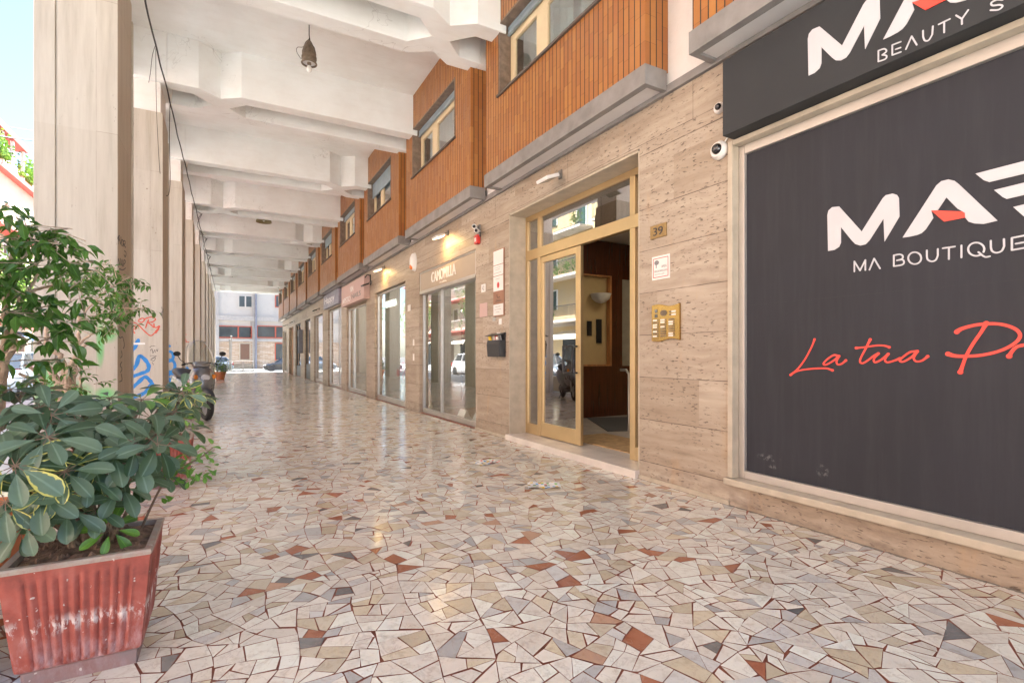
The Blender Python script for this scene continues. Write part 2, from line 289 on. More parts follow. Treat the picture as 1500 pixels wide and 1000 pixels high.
MT = {
 'trav': travertine_wall(), 'pier': travertine_pier(), 'tile': tiles(),
 'ceil': plaster('ceiling_plaster', (.885, .905, .89), (.62, .58, .52)), 'white_wall': plaster('white_plaster', (.78, .76, .74)),
 'stones': floor_mat(), 'grout': plain('red_grout', (.27, .085, .05), .7, var=.35, sc=20),
 'concrete': plain('grey_concrete', (.24, .225, .215), .8, var=.18, sc=5, bump=.2),
 'softpanel': plain('pale_soffit', (.66, .64, .63), .6, var=.06, sc=3),
 'brass': plain('gold_anodised_aluminium', (.62, .46, .25), .38, .8, var=.06, sc=3),
 'poly_brass': plain('polished_brass', (.46, .29, .09), .2, 1, var=.10, sc=5),
 'steel': plain('brushed_steel', (.56, .53, .50), .32, .9, var=.08, sc=5),
 'alu': plain('pale_aluminium', (.50, .465, .42), .42, .55, var=.08, sc=3),
 'grey_metal': plain('grey_metal', (.22, .21, .20), .45, .6),
 'dk_metal': plain('charcoal_metal', (.045, .045, .048), .4, .3), 'dull_brass': plain('dull_brass', (.34, .23, .10), .4, .7, var=.15, sc=20),
 'black_metal': plain('black_metal', (.022, .022, .024), .4, .2),
 'panel': film(),
 'signbox': plain('charcoal_sign_face', (.036, .038, .041), .5, var=.08, sc=2, spec=.2),
 'letter_white': plain('white_letter', (.53, .53, .56), .4, var=.03), 'letter_red': plain('red_letter', (.85, .07, .045), .45, var=.03),
 'script_red': plain('coral_letter', (.85, .065, .045), .45, var=.03),
 'ledge': plain('sawn_travertine_trim', (.46, .40, .31), .42, var=.14, sc=7, bump=.1), 'marble': plain('white_marble', (.66, .60, .54), .22, var=.1, sc=4),
 'glass': glass('shop_glass', (.86, .88, .86), 2.0, .06), 'door_glass': glass('door_glass', (.55, .58, .56), 3.2, .16), 'win_glass': glass('window_glass', (.75, .8, .8), 2.4, .08),
 'screen': glass('scooter_screen', (.86, .88, .86), 1.2, .04),
 'cream': plain('cream_frame', (.74, .60, .38), .42, var=.05), 'jamb': plain('brown_stone_jamb', (.21, .155, .115), .5, var=.3, sc=12),
 'shutter': plain('blue_grey_shutter', (.33, .41, .46), .45, .3), 'curtain': plain('pale_curtain', (.42, .44, .42), .8),
 'dark': plain('dark_room', (.06, .055, .05), .8), 'shopwall': plain('shop_wall', (.42, .42, .37), .7, var=.05), 'shopfloor': wood('shop_floor', (.30, .17, .09), (2, 8, 8), .3),
 'taupe': plain('taupe_sign', (.40, .33, .25), .5, var=.04), 'pink': plain('pink_sign', (.56, .39, .36), .5, var=.04), 'navy': plain('lavender_sign', (.27, .26, .33), .4, var=.2, sc=3),
 'white': plain('white_paint', (.80, .79, .77), .4, var=.03), 'white_plastic': plain('white_plastic', (.74, .73, .71), .35, var=.03),
 'lens': plain('black_lens', (.012, .012, .014), .08, coat=1), 'red_plastic': plain('red_plastic', (.60, .035, .03), .35), 'orange_lens': plain('orange_lens', (.85, .22, .03), .3),
 'wood_red': wood('red_mahogany', (.085, .020, .008), (9, 9, .5), .22, .6), 'wood_orange': wood('orange_wood', (.50, .22, .08)),
 'lobby_wall': plain('ochre_plaster', (.58, .44, .22), .7, var=.05), 'rubber': plain('grey_rubber_mat', (.10, .10, .105), .8, bump=.6, sc=12), 'jute': plain('jute_mat', (.42, .28, .14), .95, var=.25, sc=10, bump=.5),
 'paper': plain('white_paper', (.76, .74, .71), .6, var=.04), 'soil': plain('dry_soil', (.25, .155, .105), .95, var=.5, sc=30, bump=1),
 'terra': terracotta(), 'terra_plain': plain('terracotta', (.52, .18, .075), .6, var=.15, sc=8), 'bark': plain('pale_bark', (.46, .35, .26), .8, var=.3, sc=25, bump=.6),
 'bark_dark': plain('brown_bark', (.22, .15, .10), .85, var=.3, sc=25, bump=.6),
 'schef': leaf_mat('umbrella_leaf', (.030, .066, .034), (.17, .25, .17), (.66, .62, .16)), 'schef_young': leaf_mat('young_leaf', (.10, .24, .045), (.17, .36, .05)),
 'ficus': leaf_mat('fig_leaf', (.04, .115, .02), (.12, .26, .045)), 'tree_leaf': leaf_mat('street_tree_leaf', (.06, .13, .02), (.16, .28, .04)),
 'blue_spray': plain('blue_spray_paint', (.02, .22, .60), .5, var=.12, sc=9), 'red_spray': plain('red_spray_paint', (.62, .10, .06), .55, var=.2, sc=20),
 'black_ink': plain('black_marker', (.04, .035, .04), .5), 'wire': plain('black_cable', (.03, .027, .025), .6), 'old_metal': plain('weathered_lamp_metal', (.20, .155, .11), .5, .45, var=.35, sc=18),
 'lamp_olive': plain('olive_lamp_metal', (.26, .22, .10), .55, .3), 'bulb': plain('frosted_bulb', (.85, .84, .80), .25, var=.01),
 'asphalt': asphalt(), 'pave': plain('pale_pavement', (.52, .53, .50), .8, var=.15, sc=2), 'kerb': plain('kerb_stone', (.36, .34, .32), .8),
 'ledge_stone': ledge_stone(), 'far_white': plaster('far_white_render', (.55, .51, .46), (.45, .41, .36)), 'far_grey': plain('pale_grey_concrete', (.42, .39, .36), .8), 'far_red': plain('red_window_frame', (.42, .085, .045), .5),
 'far_brown': plain('brown_shutter', (.16, .085, .055), .6), 'far_glass': plain('dark_window', (.05, .06, .065), .12, var=.4, sc=.6), 'pipe_blue': plain('blue_grey_pipe', (.20, .21, .25), .5),
 'ochre': plaster('ochre_render', (.62, .47, .25)), 'cream_r': plaster('cream_render', (.70, .62, .48)), 'rose': plaster('rose_render', (.60, .42, .33)), 'trim_red': plain('red_cornice', (.46, .12, .10), .7),
 'green_shut': plain('dark_green_shutter', (.035, .075, .065), .5), 'rail': plain('iron_rail', (.05, .05, .05), .5), 'blue_awn': plain('blue_awning', (.10, .17, .34), .8),
 'tyre': plain('tyre_rubber', (.035, .033, .032), .8), 'rim': plain('alloy_rim', (.42, .42, .43), .3, .8), 'car_glass': plain('car_window', (.025, .03, .035), .06, coat=1),
 'red_car': plain('red_car_paint', (.45, .03, .03), .25, coat=1, var=.02), 'white_car': plain('white_car_paint', (.75, .75, .75), .25, coat=1, var=.02), 'black_car': plain('black_car_paint', (.03, .032, .036), .2, coat=1, var=.02), 'grey_car': plain('blue_grey_car_paint', (.20, .24, .28), .25, .4, coat=1, var=.02),
 'headl': plain('headlight_glass', (.7, .72, .75), .08, coat=1), 'taill': plain('taillight', (.5, .02, .02), .15, coat=1), 'seat': plain('black_vinyl', (.02, .02, .02), .5), 'scoot': plain('silver_scooter_paint', (.20, .20, .21), .28, .6, coat=.6, var=.03), 'scoot_dark': plain('dark_plastic', (.05, .05, .055), .5),
 'amber': plain('amber_lens', (.75, .25, .03), .2), 'green_ink': plain('green_print', (.22, .5, .12), .6), 'yellow_ink': plain('yellow_print', (.8, .55, .05), .6), 'blue_ink': plain('blue_print', (.08, .35, .65), .6),
 'red_cloth': plain('red_fabric', (.55, .03, .03), .7), 'grey_ink': plain('grey_print', (.22, .22, .22), .6), 'sill': plain('dark_sill', (.12, .095, .08), .6), 'brown_p': plain('brown_plaque', (.30, .15, .09), .4),
 'pale_glass_pane': plain('frosted_panel', (.36, .34, .28), .2),
}
def emitter(name, c, s):
    m, n, l, b = nt(name); setp(b, Emission_Color=(*c, 1), Emission_Strength=s, Base_Color=(*c, 1)); return m
MT['lamp_on'] = emitter('lit_lamp_face', (1, .72, .32), 2.5)
MT['bowl_on'] = plain('white_glass_bowl', (.82, .80, .74), .3)
MT['neon'] = emitter('neon_tube', (.85, 1, .95), .1)

# ------------------------------------------------------------------ building objects
ORG = {}
class MB:
    def __init__(s): s.v, s.f, s.c, s.mi = [], [], [], []
    def add(s, vs, fs, c=None, mi=0):
        o = len(s.v); s.v += [tuple(v) for v in vs]
        for f in fs: s.f.append(tuple(i + o for i in f)); s.c.append(c); s.mi.append(mi)
    def box(s, x0, x1, y0, y1, z0, z1, mi=0):
        s.add([(x0, y0, z0), (x1, y0, z0), (x1, y1, z0), (x0, y1, z0), (x0, y0, z1), (x1, y0, z1), (x1, y1, z1), (x0, y1, z1)],
              [(0, 3, 2, 1), (4, 5, 6, 7), (0, 1, 5, 4), (1, 2, 6, 5), (2, 3, 7, 6), (3, 0, 4, 7)], mi=mi); return s
    def hexa(s, b, t):
        s.add(list(b) + list(t), [(0, 3, 2, 1), (4, 5, 6, 7), (0, 1, 5, 4), (1, 2, 6, 5), (2, 3, 7, 6), (3, 0, 4, 7)]); return s
    def prism(s, poly, fn, d0, d1, mi=0):
        """poly 2D, fn(u,v,d)->xyz"""
        n = len(poly); a = [fn(u, v, d0) for u, v in poly]; b = [fn(u, v, d1) for u, v in poly]
        s.add(a + b, [tuple(range(n))[::-1], tuple(range(n, 2 * n))] + [(i, (i + 1) % n, n + (i + 1) % n, n + i) for i in range(n)], mi=mi); return s
    def tube(s, pts, r, n=8, cap=True, c=None):
        pts = [Vector(p) for p in pts]; rr = r if isinstance(r, (list, tuple)) else [r] * len(pts)
        rings = []; prev = None
        for i, p in enumerate(pts):
            d = (pts[min(i + 1, len(pts) - 1)] - pts[max(i - 1, 0)]).normalized()
            if prev is None:
                up = Vector((0, 0, 1)) if abs(d.z) < .9 else Vector((1, 0, 0)); a = d.cross(up).normalized()
            else: a = (prev - d * prev.dot(d)).normalized()
            prev = a; b = d.cross(a)
            rings.append([p + (a * math.cos(2 * math.pi * k / n) + b * math.sin(2 * math.pi * k / n)) * rr[i] for k in range(n)])
        vs = [v for q in rings for v in q]; fs = []
        for i in range(len(rings) - 1):
            for k in range(n): fs.append((i * n + k, i * n + (k + 1) % n, (i + 1) * n + (k + 1) % n, (i + 1) * n + k))
        if cap: fs += [tuple(range(n))[::-1], tuple(range((len(rings) - 1) * n, len(rings) * n))]
        s.add(vs, fs, c); return s
    def lathe(s, prof, ctr=(0, 0, 0), n=24, ax='z', sx=1, sy=1):
        vs = []
        for r, h in prof:
            for k in range(n):
                a = 2 * math.pi * k / n; p, q = r * math.cos(a) * sx, r * math.sin(a) * sy
                v = {'z': (p, q, h), 'x': (h, p, q), 'y': (q, h, p)}[ax]
                vs.append((v[0] + ctr[0], v[1] + ctr[1], v[2] + ctr[2]))
        fs = []
        for i in range(len(prof) - 1):
            for k in range(n): fs.append((i * n + k, i * n + (k + 1) % n, (i + 1) * n + (k + 1) % n, (i + 1) * n + k))
        if prof[0][0] > 1e-5: fs.append(tuple(range(n))[::-1])
        if prof[-1][0] > 1e-5: fs.append(tuple(range((len(prof) - 1) * n, len(prof) * n)))
        s.add(vs, fs); return s
    def torus(s, ctr, Rr, r, ax='x', n=28, m=10):
        prof = [(Rr + r * math.cos(2 * math.pi * k / m), r * math.sin(2 * math.pi * k / m)) for k in range(m + 1)]
        return s.lathe([(a, b) for a, b in prof], ctr, n, ax) if False else s._tor(prof, ctr, n, ax)
    def _tor(s, prof, ctr, n, ax):
        m = len(prof) - 1; vs = []; fs = []
        for k in range(n):
            a = 2 * math.pi * k / n
            for r, h in prof[:-1]:
                p, q = r * math.cos(a), r * math.sin(a)
                v = {'z': (p, q, h), 'x': (h, p, q), 'y': (q, h, p)}[ax]; vs.append((v[0] + ctr[0], v[1] + ctr[1], v[2] + ctr[2]))
        for k in range(n):
            for j in range(m): fs.append((k * m + j, ((k + 1) % n) * m + j, ((k + 1) % n) * m + (j + 1) % m, k * m + (j + 1) % m))
        s.add(vs, fs); return s
    def loft(s, rings, cap=True):
        n = len(rings[0]); vs = [v for r in rings for v in r]; fs = []
        for i in range(len(rings) - 1):
            for k in range(n): fs.append((i * n + k, i * n + (k + 1) % n, (i + 1) * n + (k + 1) % n, (i + 1) * n + k))
        if cap: fs += [tuple(range(n))[::-1], tuple(range((len(rings) - 1) * n, len(rings) * n))]
        s.add(vs, fs); return s
    def build(s, name, mat, parent=None, smooth=False, bevel=0, layer=None, local=False, fix=True):
        me = bpy.data.meshes.new(name)
        o = ORG.get(parent.name, Vector()) if (parent and not local) else Vector()
        me.from_pydata([(x - o[0], y - o[1], z - o[2]) for x, y, z in s.v], [], s.f)
        for m in (mat if isinstance(mat, (list, tuple)) else [mat]): me.materials.append(MT[m] if isinstance(m, str) else m)
        if any(s.mi): me.polygons.foreach_set('material_index', s.mi)
        if layer:
            at = me.color_attributes.new(layer, 'FLOAT_COLOR', 'CORNER'); data = []
            for p, c in zip(me.polygons, s.c):
                c = c or (.5, 0, 0)
                if isinstance(c[0], (tuple, list)):
                    for q in c: data += [*q, 1]
                else: data += [*c, 1] * p.loop_total
            at.data.foreach_set('color', data)
        if fix:
            bm = bmesh.new(); bm.from_mesh(me); bmesh.ops.recalc_face_normals(bm, faces=bm.faces); bm.to_mesh(me); bm.free()
        if smooth:
            me.polygons.foreach_set('use_smooth', [True] * len(me.polygons))
            me.set_sharp_from_angle(angle=R(smooth if smooth is not True else 40))
        ob = bpy.data.objects.new(name, me); col.objects.link(ob)
        if parent: ob.parent = parent; ORG[ob.name] = o.copy()
        if bevel:
            b = ob.modifiers.new('bevel', 'BEVEL'); b.width = bevel; b.segments = 2; b.limit_method = 'ANGLE'; b.angle_limit = R(40)
        return ob
def tag(o, label=None, cat=None, group=None, kind=None):
    for k, v in (('label', label), ('category', cat), ('group', group), ('kind', kind)):
        if v: o[k] = v
    return o
def thing(name, label, cat, loc=(0, 0, 0), rz=0, group=None):
    o = bpy.data.objects.new(name, None); col.objects.link(o); o.location = loc; o.rotation_euler.z = rz
    o.empty_display_size = .1; ORG[o.name] = Vector(loc); return tag(o, label, cat, group)
def kids(o): return [c for c in bpy.data.objects if c.parent == o]
def copy_tree(o, parent=None):
    c = o.copy(); col.objects.link(c); c.parent = parent
    for ch in kids(o): copy_tree(ch, c)
    return c
def smooth_pts(p, k=6, closed=False):
    out = []; n = len(p)
    rng = range(n if closed else n - 1)
    for i in rng:
        g = lambda j: p[j % n] if closed else p[max(0, min(n - 1, j))]
        a, b, c, d = g(i - 1), g(i), g(i + 1), g(i + 2)
        for q in range(k):
            t = q / k
            out.append(tuple(.5 * (2 * b[m] + (c[m] - a[m]) * t + (2 * a[m] - 5 * b[m] + 4 * c[m] - d[m]) * t * t + (3 * b[m] - a[m] - 3 * c[m] + d[m]) * t ** 3) for m in range(len(b))))
    if not closed: out.append(tuple(p[-1]))
    return out
RC = [0]
def ribbon(mb, pts, w, fn, d0, d1, mi=0, round_=True):
    """flat stroke with thickness; pts 2D in plane coordinates, w width or list"""
    RC[0] += 1; d1 = d1 + .00012 * (RC[0] % 9)
    n = len(pts); W = w if isinstance(w, list) else [w] * n; L, Rr = [], []
    for i, p in enumerate(pts):
        a = pts[max(0, i - 1)]; b = pts[min(n - 1, i + 1)]; dx, dy = b[0] - a[0], b[1] - a[1]; l = math.hypot(dx, dy) or 1e-6
        nx, ny = -dy / l * W[i] / 2, dx / l * W[i] / 2
        L.append((p[0] + nx, p[1] + ny)); Rr.append((p[0] - nx, p[1] - ny))
    for i in range(n - 1):
        q = [L[i], L[i + 1], Rr[i + 1], Rr[i]]; A = [fn(u, v, d0) for u, v in q]; B = [fn(u, v, d1) for u, v in q]
        mb.add(A + B, [(4, 5, 6, 7), (0, 1, 5, 4), (2, 3, 7, 6)] + ([(3, 0, 4, 7)] if i == 0 else []) + ([(1, 2, 6, 5)] if i == n - 2 else []), mi=mi)
    if round_:
        for i in (0, n - 1):
            k = 10; c = [(pts[i][0] + W[i] / 2 * math.cos(2 * math.pi * j / k), pts[i][1] + W[i] / 2 * math.sin(2 * math.pi * j / k)) for j in range(k)]
            mb.prism(c, fn, d0, d1 - .00005, mi)
def corners(mb, pts, w, fn, d0, d1, mi=0):
    """stroke with mitred corners (straight letters)"""
    for a, b in zip(pts[:-1], pts[1:]): ribbon(mb, [a, b], w, fn, d0, d1, mi, round_=True)

WALL = 3.53
PIT = 3.73
BLD_Y0, BLD_Y1 = -2.1, 40.45
def pin(Y): return -.968 + .007 * Y          # inner face of the pier row, a touch out of parallel with the shops

# ------------------------------------------------------------------ ground, street, arcade floor
g0 = MB()
rows = [(-400, -.15), (-60, -.15), (30, -.15), (41, -.22), (52, -.5), (62, -.5), (400, -.5)]
vs_ = []; fs_ = []
for yy, zz in rows:
    for xx in (-400, -40, -1.95, 20, 400): vs_.append((xx, yy, zz - .02))
for i in range(len(rows) - 1):
    for j in range(4): fs_.append((i * 5 + j, i * 5 + j + 1, (i + 1) * 5 + j + 1, (i + 1) * 5 + j))
g0.add(vs_, fs_)
tag(g0.build('ground', 'asphalt'), kind='structure')
kb = MB(); kb.box(-5.05, -4.75, BLD_Y0 - 20, 41.3, -.4, -.012); kb.box(-5.05, 16, 41.3, 41.9, -.5, -.03)
tag(kb.build('kerb', 'kerb', bevel=.01), kind='structure')
pv = MB(); pv.box(-4.75, 16, 40.48, 41.3, -.4, -.006); pv.box(-4.75, -1.751, BLD_Y0, 40.48, -.4, -.006); pv.box(-4.75, 16, BLD_Y0 - 20, BLD_Y0, -.4, -.006); tag(pv.build('pavement', 'pave'), kind='structure')
sw = MB(); sw.box(-14, -12.2, -30, 70, -.5, -.02); sw.box(-6, 30, 62.6, 65, -.62, -.36)
tag(sw.build('far_pavement', 'pave', bevel=.01), kind='structure')

def crazy_paving():
    m = MB(); r = random.Random(3)
    pal = [((.80, .75, .66), .46), ((.75, .69, .595), .25), ((.64, .55, .40), .075), ((.66, .58, .445), .075), ((.50, .495, .475), .055), ((.63, .61, .575), .04), ((.20, .195, .19), .011), ((.40, .150, .085), .025), ((.56, .35, .24), .022)]
    def pick():
        t = r.random()
        for c, p in pal:
            t -= p
            if t < 0: return c
        return pal[0][0]
    def area(p): return abs(sum(p[i][0] * p[(i + 1) % len(p)][1] - p[(i + 1) % len(p)][0] * p[i][1] for i in range(len(p)))) / 2
    def split(p, depth=0):
        A = area(p); cx = sum(q[0] for q in p) / len(p); cy = sum(q[1] for q in p) / len(p)
        k = 2.2 if cy < -1 else (1.0 if cy < 16 else 1.5)
        if A < k * r.uniform(.005, .0165) or depth > 12: return [p]
        sxx = sum((q[0] - cx) ** 2 for q in p); syy = sum((q[1] - cy) ** 2 for q in p); sxy = sum((q[0] - cx) * (q[1] - cy) for q in p)
        for tr in range(6):
            ang = .5 * math.atan2(2 * sxy, sxx - syy) + r.uniform(-.34, .34)     # long axis
            nx, ny = math.cos(ang), math.sin(ang); pr = [(q[0] * nx + q[1] * ny) for q in p]
            lo, hi = min(pr), max(pr); d = lo + (hi - lo) * r.uniform(.38, .62)
            a, b = [], []
            for i in range(len(p)):
                q0, q1 = p[i], p[(i + 1) % len(p)]; e0, e1 = pr[i] - d, pr[(i + 1) % len(p)] - d
                (a if e0 <= 0 else b).append(q0)
                if e0 * e1 < 0:
                    t = e0 / (e0 - e1); x = (q0[0] + (q1[0] - q0[0]) * t, q0[1] + (q1[1] - q0[1]) * t); a.append(x); b.append(x)
            if len(a) > 3 and len(b) > 3: break
        if len(a) < 3 or len(b) < 3: return [p]
        return split(a, depth + 1) + split(b, depth + 1)
    X0, X1, Y0, Y1 = -1.75, 3.53, BLD_Y0, 40.48
    nx, ny = 10, 92; P = {}
    for i in range(nx + 1):
        for j in range(ny + 1):
            x = X0 + (X1 - X0) * i / nx; y = Y0 + (Y1 - Y0) * j / ny
            if 0 < i < nx: x += r.uniform(-.2, .2)
            if 0 < j < ny: y += r.uniform(-.22, .22)
            P[i, j] = (x, y)
    cells = []
    for i in range(nx):
        for j in range(ny):
            q = [P[i, j], P[i + 1, j], P[i + 1, j + 1], P[i, j + 1]]
            if r.random() < .5: cells.append(q)
            else: cells += split([*q], 0) if area(q) < .1 else [q]
    for c in cells:
        for p in split(c):
            cx = sum(q[0] for q in p) / len(p); cy = sum(q[1] for q in p) / len(p)
            # drop slivers of vertices
            pp = [q for i, q in enumerate(p) if math.hypot(q[0] - p[i - 1][0], q[1] - p[i - 1][1]) > .012]
            if len(pp) < 3: continue
            out = []
            for x, y in pp:
                wx = .014 * math.sin(9 * y + 3 * x) + .01 * math.sin(23 * x - 7 * y); wy = .014 * math.sin(11 * x - 5 * y) + .01 * math.sin(19 * y + 8 * x)
                edge = min(x - X0, X1 - x, y - Y0, Y1 - y)
                if edge < .05: wx = wy = 0
                l = math.hypot(x - cx, y - cy); gsh = r.uniform(.001, .004) if r.random() < .8 else r.uniform(.005, .013)
                out.append((x + wx - (x - cx) / l * gsh, y + wy - (y - cy) / l * gsh, 0))
            c0 = pick(); v = r.uniform(.88, 1.1)
            m.add(out, [tuple(range(len(out)))], tuple(min(.8, q * v) for q in c0))
    m.add([(X0, Y0, -.0035), (WALL + .1, Y0, -.0035), (WALL + .1, Y1, -.0035), (X0, Y1, -.0035)], [(0, 1, 2, 3)], (.2, .06, .04), mi=1)
    m.box(X0, WALL, Y1 - .001, Y1, -.4, -.004, mi=1)
    return m
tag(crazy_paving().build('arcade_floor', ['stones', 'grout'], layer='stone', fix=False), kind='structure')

# ------------------------------------------------------------------ the arcade building
B = thing('arcade_building', 'arcaded apartment building with travertine shop wall, orange tiled bays, white ribbed ceiling and stone piers', 'building', (3.53, 13, 0))
OPEN = [(-1.6, 2.74, .20, 2.90), (3.77, 6.43, 0, 3.22), (7.54, 10.32, 0, 2.92), (11.28, 14.02, 0, 2.88), (15.0, 17.80, 0, 2.80), (18.69, 21.40, 0, 2.98),
        (22.70, 25.10, 0, 2.98), (26.35, 28.35, 0, 2.98), (30.05, 32.45, 0, 2.98), (33.55, 36.0, 0, 2.95), (37.4, 39.9, 0, 2.9)]
w = MB(); prev = BLD_Y0
for a, b, z0, z1 in OPEN:
    w.box(WALL, WALL + .24, prev, a, -.05, 3.58)
    w.box(WALL, WALL + .24, a, b, z1, 3.58)
    if z0 > 0: w.box(WALL + .001, WALL + .24, a, b, -.05, z0)
    prev = b
w.box(WALL, WALL + .24, prev, BLD_Y1, -.05, 3.58)
w.build('wall', 'trav', B)
st = MB(); st.box(WALL - .035, WALL + .2, BLD_Y0, BLD_Y1, 3.582, 3.655); st.build('cornice_strip', 'concrete', B, bevel=.004)
sk = MB()
ys = [o_[0] for o_ in OPEN]
prev = BLD_Y0
for a, b, z0, z1 in OPEN[:3]:
    if z0 == 0: sk.box(WALL - .018, WALL, prev, a, -.01, .035); sk.build('skirting', 'ledge', B, bevel=.003); sk = MB()
    prev = b
# body of the building above and behind
bd = MB()
bd.box(-1.58, 16, BLD_Y0, BLD_Y1, 6.62, 8.8); bd.box(8.7, 16, BLD_Y0, BLD_Y1, -.3, 6.62); bd.box(WALL + .24, 8.7, BLD_Y0, BLD_Y1, 3.35, 3.6)
bd.box(WALL, 8.7, BLD_Y0, BLD_Y0 + .2, -.3, 6.6); bd.box(WALL, 8.7, BLD_Y1 - .2, BLD_Y1 - .01, -.3, 6.6)
bd.build('upper_storeys', 'cream_r', B)
cl = MB(); cl.box(-1.6, WALL + .3, BLD_Y0, BLD_Y1, 6.37, 6.6); cl.box(-1.6, -1.42, BLD_Y0, BLD_Y1, 5.6, 6.37)
cl.build('ceiling', 'ceil', B)
ZB = 5.59
def beam(k):
    c = 6.70 + PIT * k; Xn = 2.6 if k % 2 == 0 else -.09; xl = pin(c) + .06; xr = 3.34; m = MB()
    fn = lambda u, v, d: (u, v, d)
    for s in (-1, 1):
        P = [(xl, c + s * .55), (Xn - .31, c + s * .55), (Xn, c + s * .33), (Xn + .31, c + s * .55), (xr, c + s * .55),
             (xr, c + s * .28), (Xn + .40, c + s * .28), (Xn + .135, c), (Xn - .135, c), (Xn - .40, c + s * .28), (xl, c + s * .28)]
        if Xn < 0 and Xn - .40 < xl: P = [q for q in P if q[0] >= xl - 1e-6] + [(xl, c + s * .2)]
        m.prism(P, fn, ZB, 6.38)
    m.box(-1.44, xl - .002, c - .55, c + .55, ZB, 6.38)
    m.box(3.342, WALL - .002, c + .28, c + .428, ZB, 6.38)
    return m.build('beam', 'ceil', B, bevel=.008)
for k in range(-2, 10): beam(k)
def pier(k):
    c = 6.65 + PIT * k - (.14 if k == -1 else 0); xi = pin(c - .43); m = MB()
    m.box(xi - .45, xi, c - .43, c + .40, -.05, 5.10); m.box(xi - .62, xi - .466, c - .43, c + .40, -.05, 5.10)
    m.box(xi - .47, xi - .44, c - .415, c + .38, -.05, 5.09)
    p = m.build('pier', 'pier', B, bevel=.006)
    q = MB(); q.box(xi - .60, xi - .03, c - .40, c + .37, 5.10, ZB + .002); q.build('capital', 'white_wall', p, bevel=.008)
    t = MB(); t.box(xi - .005, xi + .012, c + .37, c + .43, -.02, 4.9); t.build('edge_strip', 'ledge', p)
    return p
PIERS = {k: pier(k) for k in range(-2, 10)}
